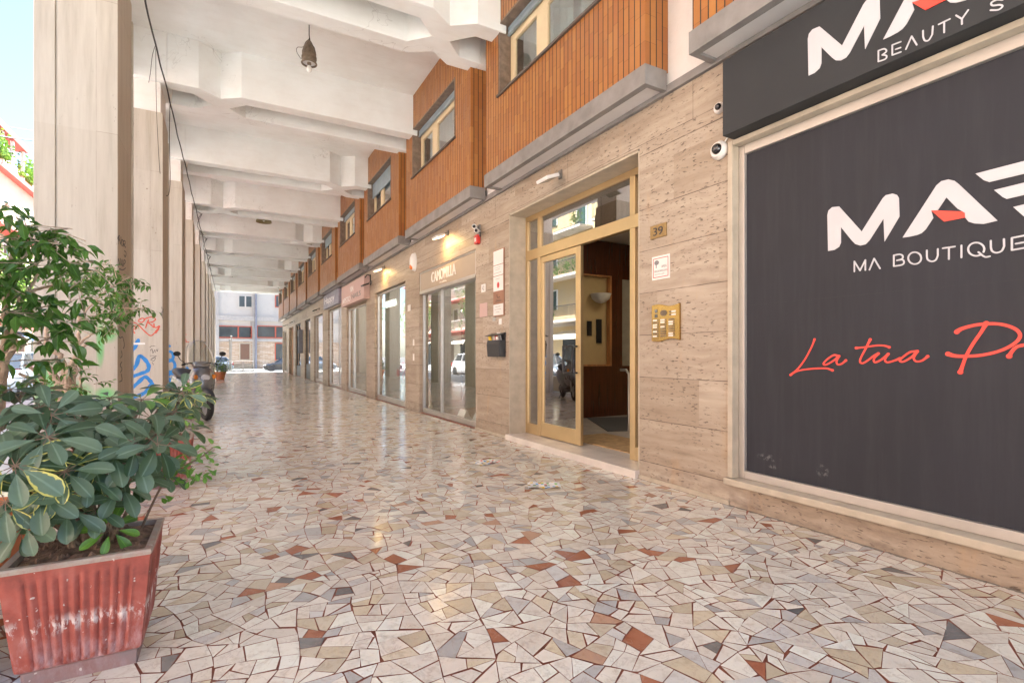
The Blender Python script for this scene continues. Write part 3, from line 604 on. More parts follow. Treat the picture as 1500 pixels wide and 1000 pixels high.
# cladding bays
def bay(k):
    y0 = 3.40 + PIT * k; y1 = y0 + 3.20; xf, xb = 3.25, WALL + .02; wy0, wy1, wz0, wz1 = y0 + .60, y0 + 2.80, 4.75, 5.72
    m = MB(); th = .10
    m.box(xf, xf + th, y0, y1, 3.78, wz0); m.box(xf, xf + th, y0, y1, wz1, 6.38)
    m.box(xf, xf + th, y0, wy0, wz0, wz1); m.box(xf, xf + th, wy1, y1, wz0, wz1)
    m.box(xf + th, xb, y0, y0 + .08, 3.78, 6.38); m.box(xf + th, xb, y1 - .08, y1, 3.78, 6.38)
    b = m.build('tiled_bay', 'tile', B)
    s = MB(); s.box(xf - .02, WALL - .037, y0 - .02, y1 + .02, 3.66, 3.779); s.box(xf - .02, xf + .05, y0 - .02, y1 + .02, 3.60, 3.66)
    s.box(xf + .05, WALL - .037, y0 - .02, y0 + .03, 3.60, 3.66); s.box(xf + .05, WALL - .037, y1 - .03, y1 + .02, 3.60, 3.66)
    s.build('slab', 'concrete', b)
    s = MB(); s.box(xf + .052, WALL - .037, y0 + .032, y1 - .032, 3.622, 3.659); s.build('soffit_panel', 'softpanel', b)
    j = MB(); d = .235
    j.box(xf - .006, xf + d, wy0, wy0 + .028, wz0, wz1); j.box(xf - .006, xf + d, wy1 - .028, wy1, wz0, wz1); j.box(xf - .006, xf + d, wy0 + .028, wy1 - .028, wz1 - .028, wz1)
    j.build('jamb', 'jamb', b)
    j = MB(); j.box(xf - .03, xf + d, wy0 - .03, wy1 + .03, wz0 - .03, wz0 - .001); j.build('sill', 'sill', b)
    f = MB(); fx = xf + .17; ft = .05; a0, a1 = wy0 + .028, wy1 - .028
    f.box(fx, fx + ft, a0, a0 + .07, wz0, wz1 - .03); f.box(fx, fx + ft, a1 - .07, a1, wz0, wz1 - .03)
    f.box(fx, fx + ft, a0 + .07, a1 - .07, wz0, wz0 + .07); f.box(fx, fx + ft, a0 + .07, a1 - .07, wz1 - .19, wz1 - .03)
    ym = a0 + (a1 - a0) * .62
    f.box(fx - .012, fx + ft, ym - .07, ym + .07, wz0 + .07, wz1 - .19)
    for (p0, p1) in ((a0 + .07, ym - .07), (ym + .07, a1 - .07)):
        f.box(fx - .012, fx + .03, p0, p0 + .055, wz0 + .07, wz1 - .19); f.box(fx - .012, fx + .03, p1 - .055, p1, wz0 + .07, wz1 - .19)
        f.box(fx - .012, fx + .03, p0 + .055, p1 - .055, wz0 + .07, wz0 + .125); f.box(fx - .012, fx + .03, p0 + .055, p1 - .055, wz1 - .245, wz1 - .19)
    f.build('window_frame', 'cream', b, bevel=.003)
    p = MB(); p.box(fx + .012, fx + .018, a0 + .05, a1 - .05, wz0 + .05, wz1 - .17); p.build('pane', 'win_glass', b)
    sh = MB(); hz = {0: .10, 1: .10, 2: .34, 3: .12, 4: .30, 5: .16}.get(k, .14)
    nsl = max(2, int(hz / .045))
    for i in range(nsl):
        zt = wz1 - .03 - i * hz / nsl; sh.box(fx - .05, fx - .022 + (i % 2) * .002, a0 + .01, a1 - .01, zt - hz / nsl + .005, zt - .001)
    sh.box(fx - .056, fx - .018, a0 + .005, a1 - .005, wz1 - .05 - hz, wz1 - .03 - hz + .001)
    sh.build('roller_shutter', 'shutter', b, bevel=.003)
    r = MB(); r.add([(WALL + 1.2, y0, 3.8), (WALL + 1.2, y1, 3.8), (WALL + 1.2, y1, 6.3), (WALL + 1.2, y0, 6.3)], [(0, 1, 2, 3)])
    r.add([(WALL + .03, y0, 3.8), (WALL + 1.2, y0, 3.8), (WALL + 1.2, y0, 6.3), (WALL + .03, y0, 6.3)], [(0, 1, 2, 3)]); r.add([(WALL + .03, y1, 3.8), (WALL + 1.2, y1, 3.8), (WALL + 1.2, y1, 6.3), (WALL + .03, y1, 6.3)], [(0, 1, 2, 3)])
    r.build('room', 'dark', b)
    q = MB(); n = 26
    for i in range(n):
        ya = a0 + .1 + (a1 - a0 - .2) * i / n; yb = a0 + .1 + (a1 - a0 - .2) * (i + 1) / n
        if .34 < i / n < .42: continue
        q.add([(fx + .15 + .02 * (i % 2), ya, wz0), (fx + .15 + .02 * ((i + 1) % 2), yb, wz0), (fx + .15 + .02 * ((i + 1) % 2), yb, wz1), (fx + .15 + .02 * (i % 2), ya, wz1)], [(0, 1, 2, 3)])
    q.build('curtain', 'curtain', b)
    return b
for k in range(-1, 10): bay(k)
gp = MB(); prev = BLD_Y0
for k in range(-1, 10):
    y0 = 3.40 + PIT * k; gp.box(WALL, WALL + .15, max(prev, BLD_Y0), y0 + .02, 3.655, 6.38); prev = y0 + 3.18; gp.build('recess_wall', 'white_wall', B); gp = MB()
gp.box(WALL, WALL + .15, prev, BLD_Y1, 3.655, 6.38)
gp.build('recess_wall', 'white_wall', B)
# graffiti on the piers (paint, so parts of the pier)
def paint(k, face, strokes, width, mat, org, sc, name='graffiti'):
    c = 6.65 + PIT * k; m = MB()
    if face == 'front':
        Yp = c - .43; fn = lambda u, v, d: (u, Yp - d, v); cv = lambda p: onY(org[0] + p[0] / sc, org[1] + p[1] / sc, Yp)
    else:
        Xp = pin(c - .43); fn = lambda u, v, d: (Xp + d, u, v); cv = lambda p: onX(org[0] + p[0] / sc, org[1] + p[1] / sc, Xp)
    for s in strokes:
        pts = [cv(p) for p in s]; pts = smooth_pts(pts, 5) if len(pts) > 2 else pts
        W = [width * (.85 + .3 * abs(math.sin(i * .7))) for i in range(len(pts))]
        ribbon(m, pts, W, fn, .0002, .002)
    return m.build(name, mat, PIERS[k], fix=True)
o6, s6 = (185, 420), 5.556
circ = lambda cx, cy, rx, ry, a0=0, a1=360, n=14: [(cx + rx * math.cos(R(a0 + (a1 - a0) * i / n)), cy + ry * math.sin(R(a0 + (a1 - a0) * i / n))) for i in range(n + 1)]
paint(1, 'front', [[(98, 432), (78, 478), (45, 520), (18, 570), (8, 640)], [(18, 700), (80, 640), (105, 565), (150, 590), (182, 640), (172, 682), (120, 705), (20, 738), (5, 742)], [(15, 845), (90, 785), (150, 733), (192, 762), (210, 790)], [(205, 790), (150, 860), (60, 900)]], .052, 'blue_spray', o6, s6)
paint(1, 'front', [[(10, 288), (60, 290), (100, 312), (150, 362), (190, 395), (215, 390), (250, 350), (272, 322)], [(182, 268), (168, 300), (158, 332)], [(150, 262), (200, 246), (238, 262), (215, 285), (182, 292), (205, 312), (222, 330)], [(225, 300), (228, 325), (245, 332), (268, 318), (262, 345), (240, 375)], [(45, 312), (85, 335), (55, 350), (68, 376)], [(100, 270), (130, 255), (148, 268), (125, 290), (100, 280)]], .017, 'red_spray', o6, s6)
paint(1, 'front', [[(190, 492), (212, 480), (235, 482)], [(196, 520), (210, 505), (216, 540), (232, 512), (236, 535)], [(192, 560), (245, 562), (205, 582)], [(200, 590), (236, 575), (225, 602), (198, 592)], [(245, 508), (252, 525), (258, 506)], [(210, 612), (222, 634)]], .006, 'black_ink', o6, s6)
paint(1, 'front', [[(5, 463), (75, 463), (145, 462)]], .028, 'white', o6, s6, 'tape')
paint(2, 'front', [[(322, 472), (352, 482)], circ(348, 565, 34, 40, -200, 110), circ(358, 642, 38, 48, -150, 190), circ(378, 765, 52, 62, -160, 190), [(335, 735), (395, 795)], [(385, 712), (345, 800)], [(322, 825), (370, 815), (410, 840)]], .055, 'blue_spray', o6, s6)
paint(3, 'front', [[(462, 385), (488, 388)], [(468, 460), (478, 420), (490, 450)], [(485, 445), (510, 450)]], .02, 'red_spray', o6, s6)
paint(3, 'front', [circ(478, 680, 26, 30, -120, 130), [(465, 800), (485, 780), (505, 800)]], .05, 'blue_spray', o6, s6)
o4, s4 = (160, 330), 4.0
paint(0, 'side', [[(52, 110), (55, 65), (66, 110), (68, 70)], [(72, 85), (80, 90), (78, 120), (70, 112), (73, 88)], [(84, 125), (82, 95), (92, 92), (92, 110), (84, 112), (96, 130)], [(60, 60), (48, 75), (62, 92)], [(88, 150), (98, 160), (94, 185), (86, 172)],
                  [(50, 240), (52, 195), (62, 235), (64, 195)], [(70, 235), (74, 200), (80, 240), (72, 225)], [(84, 240), (85, 205), (96, 212), (86, 228)], [(55, 250), (75, 262), (96, 250)],
                  [(50, 640), (62, 660), (78, 655), (88, 700), (82, 720)], [(70, 735), (75, 760), (66, 775)], [(72, 800), (64, 820), (74, 840), (66, 860)], [(70, 870), (74, 905), (60, 915)]], .010, 'black_ink', o4, s4)
paint(1, 'side', [[(306, 480), (312, 500), (305, 520), (314, 545)], [(318, 490), (310, 530)]], .014, 'black_ink', o4, s4)

# ------------------------------------------------------------------ lettering
def text_mb(txt, w, h, fn_plane, d0, d1, bold=False):
    """builds lettering of total width w and cap height h on a plane; fn_plane(u 0..w, v 0..h, d)"""
    cu = bpy.data.curves.new('t', 'FONT'); cu.body = txt; cu.size = 1; cu.resolution_u = 5
    cu.fill_mode = 'FRONT'
    ob = bpy.data.objects.new('t', cu); col.objects.link(ob)
    me = bpy.data.meshes.new_from_object(ob); col.objects.unlink(ob); bpy.data.objects.remove(ob)
    xs = [v.co.x for v in me.vertices]; yv = [v.co.y for v in me.vertices]; x0, x1, y0, y1 = min(xs), max(xs), min(yv), max(yv)
    m = MB(); bm = bmesh.new(); bm.from_mesh(me)
    r = bmesh.ops.extrude_face_region(bm, geom=bm.faces[:]); top = {v for v in r['geom'] if isinstance(v, bmesh.types.BMVert)}
    bm.verts.index_update()
    vs = [fn_plane((v.co.x - x0) / (x1 - x0) * w, (v.co.y - y0) / (y1 - y0) * h, d1 if v in top else d0) for v in bm.verts]
    m.add(vs, [tuple(v.index for v in f.verts) for f in bm.faces]); bm.free(); bpy.data.meshes.remove(me); return m
def on_wall(Ystart, z0, X):      # text reads towards -Y when seen from the arcade
    return lambda u, v, d: (X - d, Ystart - u, z0 + v)

# ------------------------------------------------------------------ boutique window and its sign box
W1 = thing('shop_window', 'large shop window covered by dark grey film with white and red lettering', 'shop window', (3.6, 1.0, .2))
m = MB(); a0, a1 = -1.6, 2.74
m.box(3.50, 3.60, a1 - .045, a1 - .002, .225, 2.90); m.box(3.50, 3.60, a0, a1 - .047, 2.862, 2.90)
m.build('stone_surround', 'ledge', W1, bevel=.004)
m = MB(); m.box(3.47, 3.66, a0, a1 + .02, .172, .223); m.build('sill', 'ledge', W1, bevel=.008)
m = MB(); m.box(3.575, 3.64, a1 - .098, a1 - .047, .225, 2.86); m.box(3.575, 3.64, a0, a1 - .10, .225, .285); m.box(3.575, 3.64, a0, a1 - .10, 2.79, 2.86)
m.build('frame', 'alu', W1, bevel=.003)
m = MB(); m.box(3.606, 3.63, a0, a1 - .099, .286, 2.789); m.build('film_panel', 'panel', W1)
m = MB(); z_ = onX(1100, 447, 3.604)[1]; m.box(3.6052, 3.6059, a0, a1 - .10, z_, z_ + .002); m.build('film_seam', 'signbox', W1)
PL = 3.604
def pcv(org, sc, X): return lambda p: onX(org[0] + p[0] / sc, org[1] + p[1] / sc, X)
cv = pcv((1190, 220), 4.839, PL)
Mp = [(112, 714), (107, 460), (115, 428), (140, 405), (190, 399), (350, 577), (500, 340), (520, 320), (570, 308), (600, 318), (614, 340), (618, 470), (512, 648), (505, 485), (405, 640), (378, 667), (340, 676), (305, 665), (280, 640), (203, 545), (203, 655), (190, 685), (155, 707)]
Ap = [(640, 620), (880, 250), (915, 220), (965, 208), (1008, 218), (1040, 243), (1313, 500), (1215, 523), (1150, 520), (1108, 507), (1084, 480), (1082, 445), (1030, 415), (950, 335), (890, 425), (843, 430), (858, 480), (805, 560), (775, 588), (740, 602), (690, 613)]
Rp = [(843, 427), (1060, 435), (1082, 445), (1084, 478), (935, 507)]
E1 = [(1157, 167), (1900, -26), (1900, 72), (1255, 227), (1215, 213)]
E2 = [(1288, 283), (1900, 133), (1900, 226), (1378, 346), (1350, 333)]
E3 = [(1424, 403), (1900, 290), (1900, 388), (1500, 470)]
wfn = lambda dz, X: (lambda u, v, d: (X - d, u, v + dz))
def logo(parent, X, dz, thick):
    m = MB()
    for p in (Mp, Ap, E1, E2, E3): m.prism([cv(q) for q in p], wfn(dz, X), 0, thick)
    m.build('logo_letters', 'letter_white', parent)
    m = MB(); m.prism([cv(q) for q in Rp], wfn(dz, X), 0, thick + .002); m.build('red_accent', 'letter_red', parent)
logo(W1, PL + .001, 0, .003)
m = MB(); f_ = wfn(0, PL + .001)
for s in ([(298, 860), (298, 788), (338, 853), (376, 778), (376, 850)], [(405, 848), (438, 768), (480, 838)], [(578, 745), (578, 822)], [(812, 710), (812, 750)], [(890, 700), (890, 745)], [(925, 695), (1010, 683)], [(968, 690), (968, 772)], [(1057, 675), (1057, 760)],
          [(1265, 642), (1266, 690)], [(1358, 630), (1360, 680)], [(1560, 594), (1415, 622), (1415, 708), (1560, 683)], [(1443, 663), (1560, 642)]):
    corners(m, [cv(p) for p in s], .0085, f_, 0, .003)
for s in ([(578, 745), (618, 738), (640, 748), (636, 770), (600, 781)], [(600, 781), (638, 776), (650, 793), (636, 812), (578, 822)], [(812, 750), (818, 775), (845, 788), (875, 778), (890, 745)], [(1266, 690), (1275, 715), (1305, 727), (1342, 714), (1360, 680)],
          circ(726, 765, 46, 42), circ(1162, 702, 57, 47, 60, 385), [(1178, 722), (1205, 745), (1228, 757), (1258, 752)]):
    ribbon(m, smooth_pts([cv(p) for p in s], 4), .0085, f_, 0, .003)
m.build('shop_name', 'letter_white', W1)
cs = pcv((1140, 450), 4.1667, PL)
m = MB()
for s in ([(222, 196), (205, 240), (165, 315), (120, 375), (76, 412)], [(76, 412), (120, 388), (200, 375), (290, 372), (332, 384)],
          [(362, 296), (340, 291), (303, 314), (276, 343), (292, 350), (338, 325), (372, 297)], [(372, 297), (356, 330), (364, 348), (388, 344), (413, 324)],
          [(562, 196), (535, 250), (505, 308), (500, 332), (515, 341), (545, 325), (585, 295), (612, 282)], [(476, 248), (520, 244), (600, 233), (648, 234), (678, 243)],
          [(612, 282), (585, 315), (590, 335), (625, 322), (672, 285)], [(672, 285), (652, 318), (665, 335), (700, 328), (742, 312)],
          [(838, 270), (806, 273), (762, 303), (742, 326), (765, 331), (812, 305), (850, 268)], [(850, 268), (828, 308), (842, 329), (878, 325), (913, 299)],
          [(1270, 98), (1240, 150), (1190, 222), (1150, 292), (1128, 350), (1112, 395)], [(1090, 150), (1122, 130), (1200, 109), (1290, 100), (1370, 105), (1440, 128), (1474, 160), (1468, 195), (1420, 235), (1340, 270), (1240, 292), (1150, 298), (1080, 296), (1036, 284)],
          [(1410, 298), (1425, 272), (1455, 242), (1500, 230), (1550, 222)]):
    pts = smooth_pts([cs(p) for p in s], 6); n = len(pts)
    big = 1.5 if s[0][0] > 1000 else 1.0
    W = [big * (.0105 + .007 * (abs(2 * i / (n - 1) - 1) ** 6)) for i in range(n)]
    ribbon(m, pts, W, f_, 0, .003)
m.build('script_slogan', 'script_red', W1)
S1 = thing('sign_box', 'long charcoal fascia sign box with white letters above the dark shop window', 'shop sign', (3.4, 1, 2.87))
m = MB(); m.box(3.38, 3.528, -1.6, 2.69, 2.905, 3.49); m.build('box', 'signbox', S1, bevel=.004)
logo(S1, 3.379, 1.14, .004)
cb = pcv((1160, 0), 4.412, 3.379); m = MB(); f2 = wfn(0, 3.379)
for s in ([(560, 330), (560, 400)], [(705, 272), (650, 293), (650, 358), (705, 338)], [(672, 321), (703, 310)], [(738, 320), (775, 237), (808, 292)], [(848, 200), (849, 240)], [(912, 172), (908, 225)], [(950, 160), (1022, 125)], [(985, 143), (985, 212)], [(1062, 102), (1100, 125), (1140, 68)], [(1100, 125), (1100, 158)]):
    corners(m, [cb(p) for p in s], .0075, f2, 0, .003)
for s in ([(560, 330), (598, 318), (612, 334), (585, 357)], [(585, 357), (612, 362), (606, 383), (560, 400)], [(849, 240), (860, 264), (885, 262), (908, 225)], [(1362, 2), (1325, 2), (1290, 20), (1298, 38), (1345, 34), (1362, 44), (1335, 66), (1285, 68)]):
    ribbon(m, smooth_pts([cb(p) for p in s], 4), .0075, f2, 0, .003)
m.build('small_lettering', 'letter_white', S1)

# ------------------------------------------------------------------ entrance no. 39
D = thing('entrance_door', 'gold framed glazed entrance with one leaf standing open onto a wood panelled lobby', 'entrance door', (3.8, 5.1, 0))
FX = 3.80; y0, y1 = 3.772, 6.428
m = MB(); m.box(3.47, 3.86, y0, y1, -.02, .075); m.build('threshold', 'marble', D, bevel=.006)
m = MB()
def vpost(a, b, z0=.077, z1=3.12, d0=0, d1=.06): m.box(FX + d0, FX + d1, a, b, z0, z1)
ZT = 2.56; ZT2 = 2.70
vpost(6.36, y1, z1=3.21); vpost(y0, 3.84, z1=3.21)
m.box(FX, FX + .06, 3.84, 6.36, 3.12, 3.21); m.box(FX - .004, FX + .064, 3.84, 6.36, ZT, ZT2)
vpost(6.02, 6.09, z1=ZT); vpost(6.02, 6.09, ZT2, 3.12); vpost(4.13, 4.21, z1=ZT); vpost(4.13, 4.21, ZT2, 3.12)
m.box(FX, FX + .06, 6.09, 6.36, .077, .22); m.box(FX, FX + .06, 3.84, 4.13, .077, .22)
m.build('frame', 'brass', D, bevel=.004)
m = MB()
for a, b, z0, z1 in ((6.09, 6.36, .22, ZT), (3.84, 4.13, .22, ZT), (6.09, 6.36, ZT2, 3.12), (3.84, 4.13, ZT2, 3.12), (4.21, 6.02, ZT2, 3.12)): m.box(FX + .025, FX + .031, a, b, z0, z1)
m.build('fixed_pane', 'door_glass', D)
m = MB(); l0, l1 = 5.10, 6.015
m.box(FX + .006, FX + .054, l0, l0 + .10, .085, ZT - .005); m.box(FX + .006, FX + .054, l1 - .06, l1, .085, ZT - .005)
m.box(FX + .006, FX + .054, l0 + .10, l1 - .06, .085, .27); m.box(FX + .006, FX + .054, l0 + .10, l1 - .06, ZT - .09, ZT - .005)
leaf = m.build('door_leaf', 'brass', D, bevel=.004)
m = MB(); m.box(FX + .025, FX + .031, l0 + .10, l1 - .06, .27, ZT - .09); m.build('leaf_pane', 'door_glass', leaf)
m = MB(); m.tube([(FX + .0, l0 + .06, 1.31), (FX - .07, l0 + .06, 1.31), (FX - .07, l0 + .06, .98), (FX + .0, l0 + .06, .98)], .013, 10)
m.tube([(FX - .07, l0 + .06, 1.31), (FX - .07, l0 + .26, 1.31)], .011, 8); m.tube([(FX - .07, l0 + .06, .98), (FX - .07, l0 + .26, .98)], .011, 8); m.tube([(FX - .07, l0 + .26, 1.32), (FX - .07, l0 + .26, .97)], .013, 8)
m.build('handle', 'black_metal', leaf, smooth=True)
# the open leaf folded back inside
m = MB(); q0, q1 = FX + .10, FX + .98
m.box(q0, q1, 4.15, 4.20, .085, .25); m.box(q0, q1, 4.15, 4.20, ZT - .1, ZT - .01); m.box(q0, q0 + .08, 4.15, 4.20, .25, ZT - .1); m.box(q1 - .08, q1, 4.15, 4.20, .25, ZT - .1)
lf = m.build('door_leaf', 'brass', D, bevel=.004)
m = MB(); m.box(q0 + .08, q1 - .08, 4.172, 4.178, .25, ZT - .1); m.build('leaf_pane', 'door_glass', lf)
m = MB(); m.box(3.532, FX, y1 - .018, y1 - .001, .077, 3.2); m.box(3.532, FX, y0 + .001, y0 + .018, .077, 3.2); m.box(3.532, FX, y0 + .018, y1 - .018, 3.19, 3.215)
m.build('stone_reveal', 'ledge', D)
# lobby
LB = thing('lobby', 'entrance lobby with mahogany panelling and ochre walls behind the open door', 'lobby', (6, 5, 0))
def room(x0, x1, y0, y1, z0, z1, parts, parent):
    """parts: dict face->material; faces: back,left(+Y),right(-Y),floor,ceiling"""
    F = {'room_floor': [(x0, y0, z0), (x1, y0, z0), (x1, y1, z0), (x0, y1, z0)], 'room_ceiling': [(x0, y0, z1), (x0, y1, z1), (x1, y1, z1), (x1, y0, z1)],
         'back_wall': [(x1, y0, z0), (x1, y0, z1), (x1, y1, z1), (x1, y1, z0)], 'side_wall': None}
    for k, mt in parts.items():
        m = MB()
        if k == 'side_wall':
            m.add([(x0, y0, z0), (x0, y0, z1), (x1, y0, z1), (x1, y0, z0)], [(0, 1, 2, 3)]); m.build(k, mt, parent, fix=False); m = MB(); m.add([(x0, y1, z0), (x1, y1, z0), (x1, y1, z1), (x0, y1, z1)], [(0, 1, 2, 3)])
        else: m.add(F[k], [(0, 1, 2, 3)])
        m.build(k, mt, parent, fix=False)
room(3.86, 8.6, 2.85, 7.48, .074, 3.3, {'room_floor': 'marble', 'room_ceiling': 'white', 'back_wall': 'lobby_wall', 'side_wall': 'lobby_wall'}, LB)
m = MB(); P0, P1, P2, P3, P4 = 4.9, 5.55, 6.22, 6.48, 6.95
yw = 7.38
m.box(3.9, P1, yw, 7.47, .076, 3.28); m.box(P2, P3, yw, 7.47, .076, 3.28); m.box(P4, 8.58, yw, 7.47, .076, 3.28)
m.box(P1, P2, yw, 7.47, .076, 1.0); m.box(P1, P2, yw, 7.47, 2.66, 3.28); m.box(P3, P4, yw, 7.47, .076, 1.0); m.box(P3, P4, yw, 7.47, 2.62, 3.28)
m.build('wood_panelling', 'wood_red', LB)
m = MB(); m.box(P2 - .05, P2 - .001, yw - .012, 7.46, 1.0, 2.66); m.box(P1, P2 - .05, yw - .012, 7.46, 1.001, 1.03); m.box(P1, P2 - .05, yw - .012, 7.46, 2.63, 2.659); m.build('niche_frame', 'wood_orange', LB)
m = MB(); m.box(P3 + .002, P4, yw + .03, yw + .04, 1.0, 2.62); m.build('frosted_panel', 'pale_glass_pane', LB)
m = MB(); m.lathe([(.02, 2.14), (.09, 2.16), (.16, 2.22), (.19, 2.31), (.178, 2.31), (.15, 2.23), (.08, 2.18), (.0, 2.16)], (5.93, yw - .05, 0), 24); m.build('bowl_lamp', 'bowl_on', LB, smooth=True)
m = MB()
for xx, za, zb, ww in ((5.72, 1.55, 1.82, .10), (5.93, 1.42, 1.86, .12)):
    m.box(xx, xx + ww, yw + .07, yw + .085, za, zb)
m.build('notice_frame', 'black_metal', LB)
m = MB(); m.box(4.02, 4.72, 4.22, 5.75, .0755, .088); m.build('door_mat', 'jute', LB, bevel=.004)
m = MB(); m.hexa([(4.9, 5.9, .0755), (6.6, 5.3, .0755), (7.2, 6.7, .0755), (5.6, 7.3, .0755)], [(4.9, 5.9, .092), (6.6, 5.3, .092), (7.2, 6.7, .092), (5.6, 7.3, .092)]); m.build('rubber_mat', 'rubber', LB, bevel=.004)
m = MB(); m.tube([(5.15, 5.72, .08), (5.15, 5.72, .92), (5.15, 5.78, .98), (5.15, 5.9, .98)], .02, 10); m.build('handrail', 'steel', LB, smooth=True)
for (lx, ly, lz, e, sz) in ((6.0, 5.6, 3.2, 1.5, .9),):
    ld = bpy.data.lights.new('lobby_fill', 'AREA'); ld.energy = e; ld.size = sz; ld.color = (1, .85, .62); lo = bpy.data.objects.new('lobby_fill', ld); col.objects.link(lo); lo.location = (lx, ly, lz)  # added fill light without a fixture, lifts the dim lobby
    lo.parent = LB; lo.location = Vector((lx, ly, lz)) - ORG[LB.name]

# ------------------------------------------------------------------ shopfronts
def shopfront(name, label, ya, yb, zt, fx, mullions=(), bottom=.09, frame='steel', wall='shopwall', floor='shopfloor', depth=2.0, fw=.045, cat='shop window', glassm='glass', lit=0):
    T = thing(name, label, cat, (fx, (ya + yb) / 2, 0)); m = MB(); a, b = ya + .002, yb - .002
    m.box(fx, fx + .06, a, a + fw, 0, zt - .002); m.box(fx, fx + .06, b - fw, b, 0, zt - .002); m.box(fx, fx + .06, a + fw, b - fw, zt - fw, zt - .002); m.box(fx - .01, fx + .07, a + fw, b - fw, .0, bottom)
    for y in mullions: m.box(fx, fx + .06, y - fw / 2, y + fw / 2, bottom, zt - fw)
    m.build('frame', frame, T, bevel=.003)
    m = MB(); m.box(fx + .028, fx + .034, a + fw, b - fw, bottom, zt - fw); m.build('pane', glassm, T)
    room(fx + .08, fx + depth, ya - .03, yb + .20, .012, 3.3, {'room_floor': floor, 'room_ceiling': 'white', 'back_wall': wall, 'side_wall': wall}, T)
    if lit:
        ld = bpy.data.lights.new('shop_fill', 'AREA'); ld.energy = lit; ld.size = 1.0; ld.color = (1, .93, .82); lo = bpy.data.objects.new('shop_fill', ld); col.objects.link(lo)  # unseen fill light added to brighten the room behind the glass
        lo.parent = T; lo.location = Vector((fx + .9, (ya + yb) / 2, 3.2)) - ORG[T.name]
    return T
# boutique with taupe sign
C1 = shopfront('shopfront', 'steel framed glass shopfront under a taupe sign with inward-opening door at its far side', 7.54, 10.32, 2.50, 3.60, (9.27,), .10, lit=3)
m = MB(); m.box(3.545, 3.62, 7.56, 10.30, 2.525, 2.885); sg = m.build('sign_board', 'taupe', C1, bevel=.003)
m = MB(); m.box(3.535, 3.63, 7.542, 7.575, 2.50, 2.917); m.box(3.54, 3.63, 10.285, 10.318, 2.50, 2.917); m.box(3.538, 3.63, 7.575, 10.285, 2.887, 2.917); m.box(3.52, 3.64, 7.575, 10.285, 2.46, 2.523); m.build('sign_frame', 'steel', C1, bevel=.003)
m = text_mb('CAMOMILLA', 1.22, .20, on_wall(9.62, 2.63, 3.545), 0, .012, True); m.build('lettering', 'white', sg)
m = text_mb('italia', .34, .035, on_wall(9.18, 2.565, 3.545), 0, .006, True); m.build('small_lettering', 'white', sg)
m = MB(); m.box(3.66, 3.70, 9.30, 9.36, .1, 2.45); m.box(3.66, 4.50, 10.16, 10.21, .1, .24); m.box(3.66, 4.50, 10.16, 10.21, 2.3, 2.45); m.box(4.42, 4.50, 10.16, 10.21, .24, 2.3); m.box(3.66, 3.74, 10.16, 10.21, .24, 2.3)
m.build('open_door', 'grey_metal', C1, bevel=.003)
C2 = shopfront('shop_window', 'narrow steel framed display window with red flowers and white trestle table inside', 11.28, 14.02, 2.86, 3.60, (), .13, lit=5)
m = text_mb('CAMOMILLA', .95, .17, on_wall(13.25, 2.42, 3.618), 0, .008, False); m.build('neon_lettering', 'neon', C2)
P1s = shopfront('shopfront', 'glass shopfront with cream curtains under the pink sign', 15.0, 17.8, 2.74, 3.60, (17.0,), .12, wall='cream_r', depth=1.5, lit=3)
m = MB(); n = 60
for i in range(n):
    ya = 15.1 + 1.75 * i / n; yb = 15.1 + 1.75 * (i + 1) / n; xa = 3.95 + .035 * math.sin(i * 1.3); xb_ = 3.95 + .035 * math.sin((i + 1) * 1.3)
    m.add([(xa, ya, .1), (xb_, yb, .1), (xb_, yb, 2.7), (xa, ya, 2.7)], [(0, 1, 2, 3)])
m.build('curtain', 'cream_r', P1s)
P2s = shopfront('shopfront', 'glass shopfront with open door leaf under the lavender sign', 18.69, 21.40, 2.95, 3.60, (19.5,), .08, lit=3)
P3s = shopfront('shop_window', 'tall glass window between plain travertine piers past the lavender sign', 22.70, 25.10, 2.95, 3.60, (), .1, frame='alu')
P4s = shopfront('shop_window', 'glass window with dark base panel beside a narrow blue vertical sign', 26.35, 28.35, 2.95, 3.60, (), .75, frame='black_metal')
P5s = shopfront('shop_window', 'glass window with dark base panel on the far side of the blue vertical sign', 30.05, 32.45, 2.95, 3.60, (31.3,), .6, frame='black_metal')
P7s = shopfront('shop_window', 'last glass shopfront at the far end of the arcade', 37.4, 39.9, 2.88, 3.60, (38.6,), .1, frame='alu')
m = MB(); m.box(3.70, 3.78, 33.45, 36.1, 0, 3.0); P6 = thing('closed_entrance', 'recessed brown closed entrance near the far end of the arcade', 'entrance', (3.74, 34.8, 0)); m.build('door_panel', 'wood_orange', P6)
m = MB(); m.box(3.66, 3.699, 34.7, 34.8, 0, 2.95); m.box(3.66, 3.699, 33.56, 33.64, 0, 2.95); m.box(3.66, 3.699, 35.9, 35.99, 0, 2.95); m.build('frame', 'ledge', P6)

